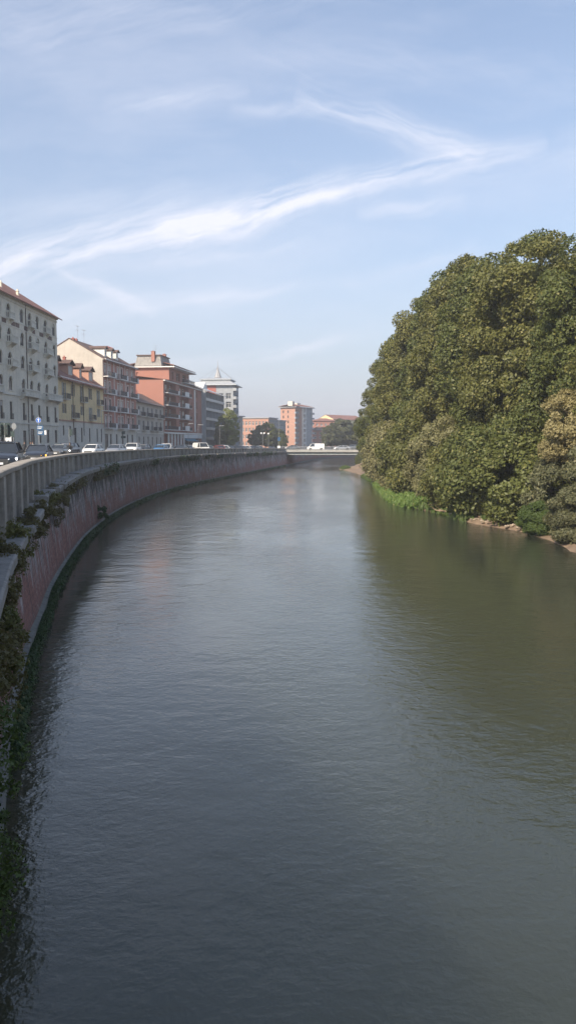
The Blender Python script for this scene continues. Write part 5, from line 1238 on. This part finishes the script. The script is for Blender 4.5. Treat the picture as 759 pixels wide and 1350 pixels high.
e = empty('lamp_mast', (at(473.5, 200), 200, 1.0), 0, 'thin tall mast at the right end of the bridge beside the leaning trees', 'mast'); b = MB(); b.tube((0, 0, 0), (0, 0, 9.6), .07, .05, 8); b.build('pole', M['steel'], e); b = MB(); b.box(-1.2, 0, -.08, .08, 9.5, 9.62); b.build('lamp_arm', M['steel'], e)
for k, (px, d) in enumerate([(136, 128), (249, 196), (262, 205), (290, 214)]):
    e = post('street_lamp', px, d, 7.0, 'plain grey street lamp with a flat head, %s along the street from the left' % ORD[k], 'street lamp', 'plain street lamps along the house fronts'); b = MB(); b.box(-.05, 1.3, -.06, .06, 7.0, 7.12); b.build('lamp_head', M['steel'], e)
# pavement before the houses, with its rail and the bicycles
g = MB()
for (x0, y0, x1, y1) in ((FL(99), 99, FL(165), 165), (FL(165), 165, -36.5, 187.4), (-36.5, 187.4, -34.7, 217), (-34.7, 217, -29, 262)):
    z0, z1 = street_z(y0), street_z(y1)
    g.poly([(x0+.0, y0, z0+.13), (x0+3.6, y0, z0+.13), (x1+3.6, y1, z1+.13), (x1, y1, z1+.13)]); g.poly([(x0+3.6, y0, z0+.13), (x0+3.6, y0, z0-.05), (x1+3.6, y1, z1-.05), (x1+3.6, y1, z1+.13)])
tag(g.build('pavement', M['pavement']), kind='structure')
e = empty('railing', (-35.2, 104, street_z(110)+.02), R(90), 'grey street railing along the pavement with bicycles leaning on it', 'railing')
b = MB()
for k in range(13): b.tube((k*2.2, 0, 0), (k*2.2, 0, 1.1), .03)
b.tube((0, 0, 1.1), (26.4, 0, 1.1), .03); b.tube((0, 0, .6), (26.4, 0, .6), .022); b.build('rail', M['steel'], e)
b = MB()
for k in range(6): b.box(.2+k*4.4, 3.8+k*4.4, .03, .05, .2, 1.0)
b.build('mesh_panel', M['sign_back'], e)
def bike(x, y, z, rz, col, label):
    e = empty('bicycle', (x, y, z), rz, label, 'bicycle', 'bicycles parked along the railing')
    for wx in (-.52, .52):
        b = MB(); n = 16
        for q in range(n): a0, a1 = 2*math.pi*q/n, 2*math.pi*(q+1)/n; b.tube((wx+.33*math.cos(a0), 0, .34+.33*math.sin(a0)), (wx+.33*math.cos(a1), 0, .34+.33*math.sin(a1)), .018, .018, 4)
        b.build('wheel', M['tyre'], e)
    b = MB()
    for p, q in (((-.52, 0, .34), (-.1, 0, .3)), ((-.1, 0, .3), (-.2, 0, .85)), ((-.52, 0, .34), (-.18, 0, .75)), ((-.1, 0, .3), (.38, 0, .75)), ((-.18, 0, .78), (.36, 0, .82)), ((.34, 0, .92), (.52, 0, .34))): b.tube(p, q, .02, .02, 5)
    b.build('frame', col, e); b = MB(); b.tube((.34, -.28, 1.0), (.34, .28, 1.0), .015); b.tube((.34, 0, 1.0), (.34, 0, .9), .02); b.build('handlebar', M['steel'], e)
    b = MB(); b.box(-.32, -.08, -.07, .07, .88, .94); b.build('saddle', M['trim_black'], e)
cb = [('blue', M['sign_blue']), ('white', M['sign_white']), ('dark grey', M['trim_black']), ('orange', mat('orange enamel', (.5, .18, .03), .4, 0)), ('green', mat('green enamel', (.03, .2, .08), .4, 0)), ('red', mat('red enamel', (.35, .03, .02), .4, 0))]
for k, (cn, cm) in enumerate(cb): bike(-34.5, 106+k*3.6, street_z(112)+.01, R(20+k*7), cm, '%s bicycle leaning by the grey street railing' % cn)
#@@STREET_END
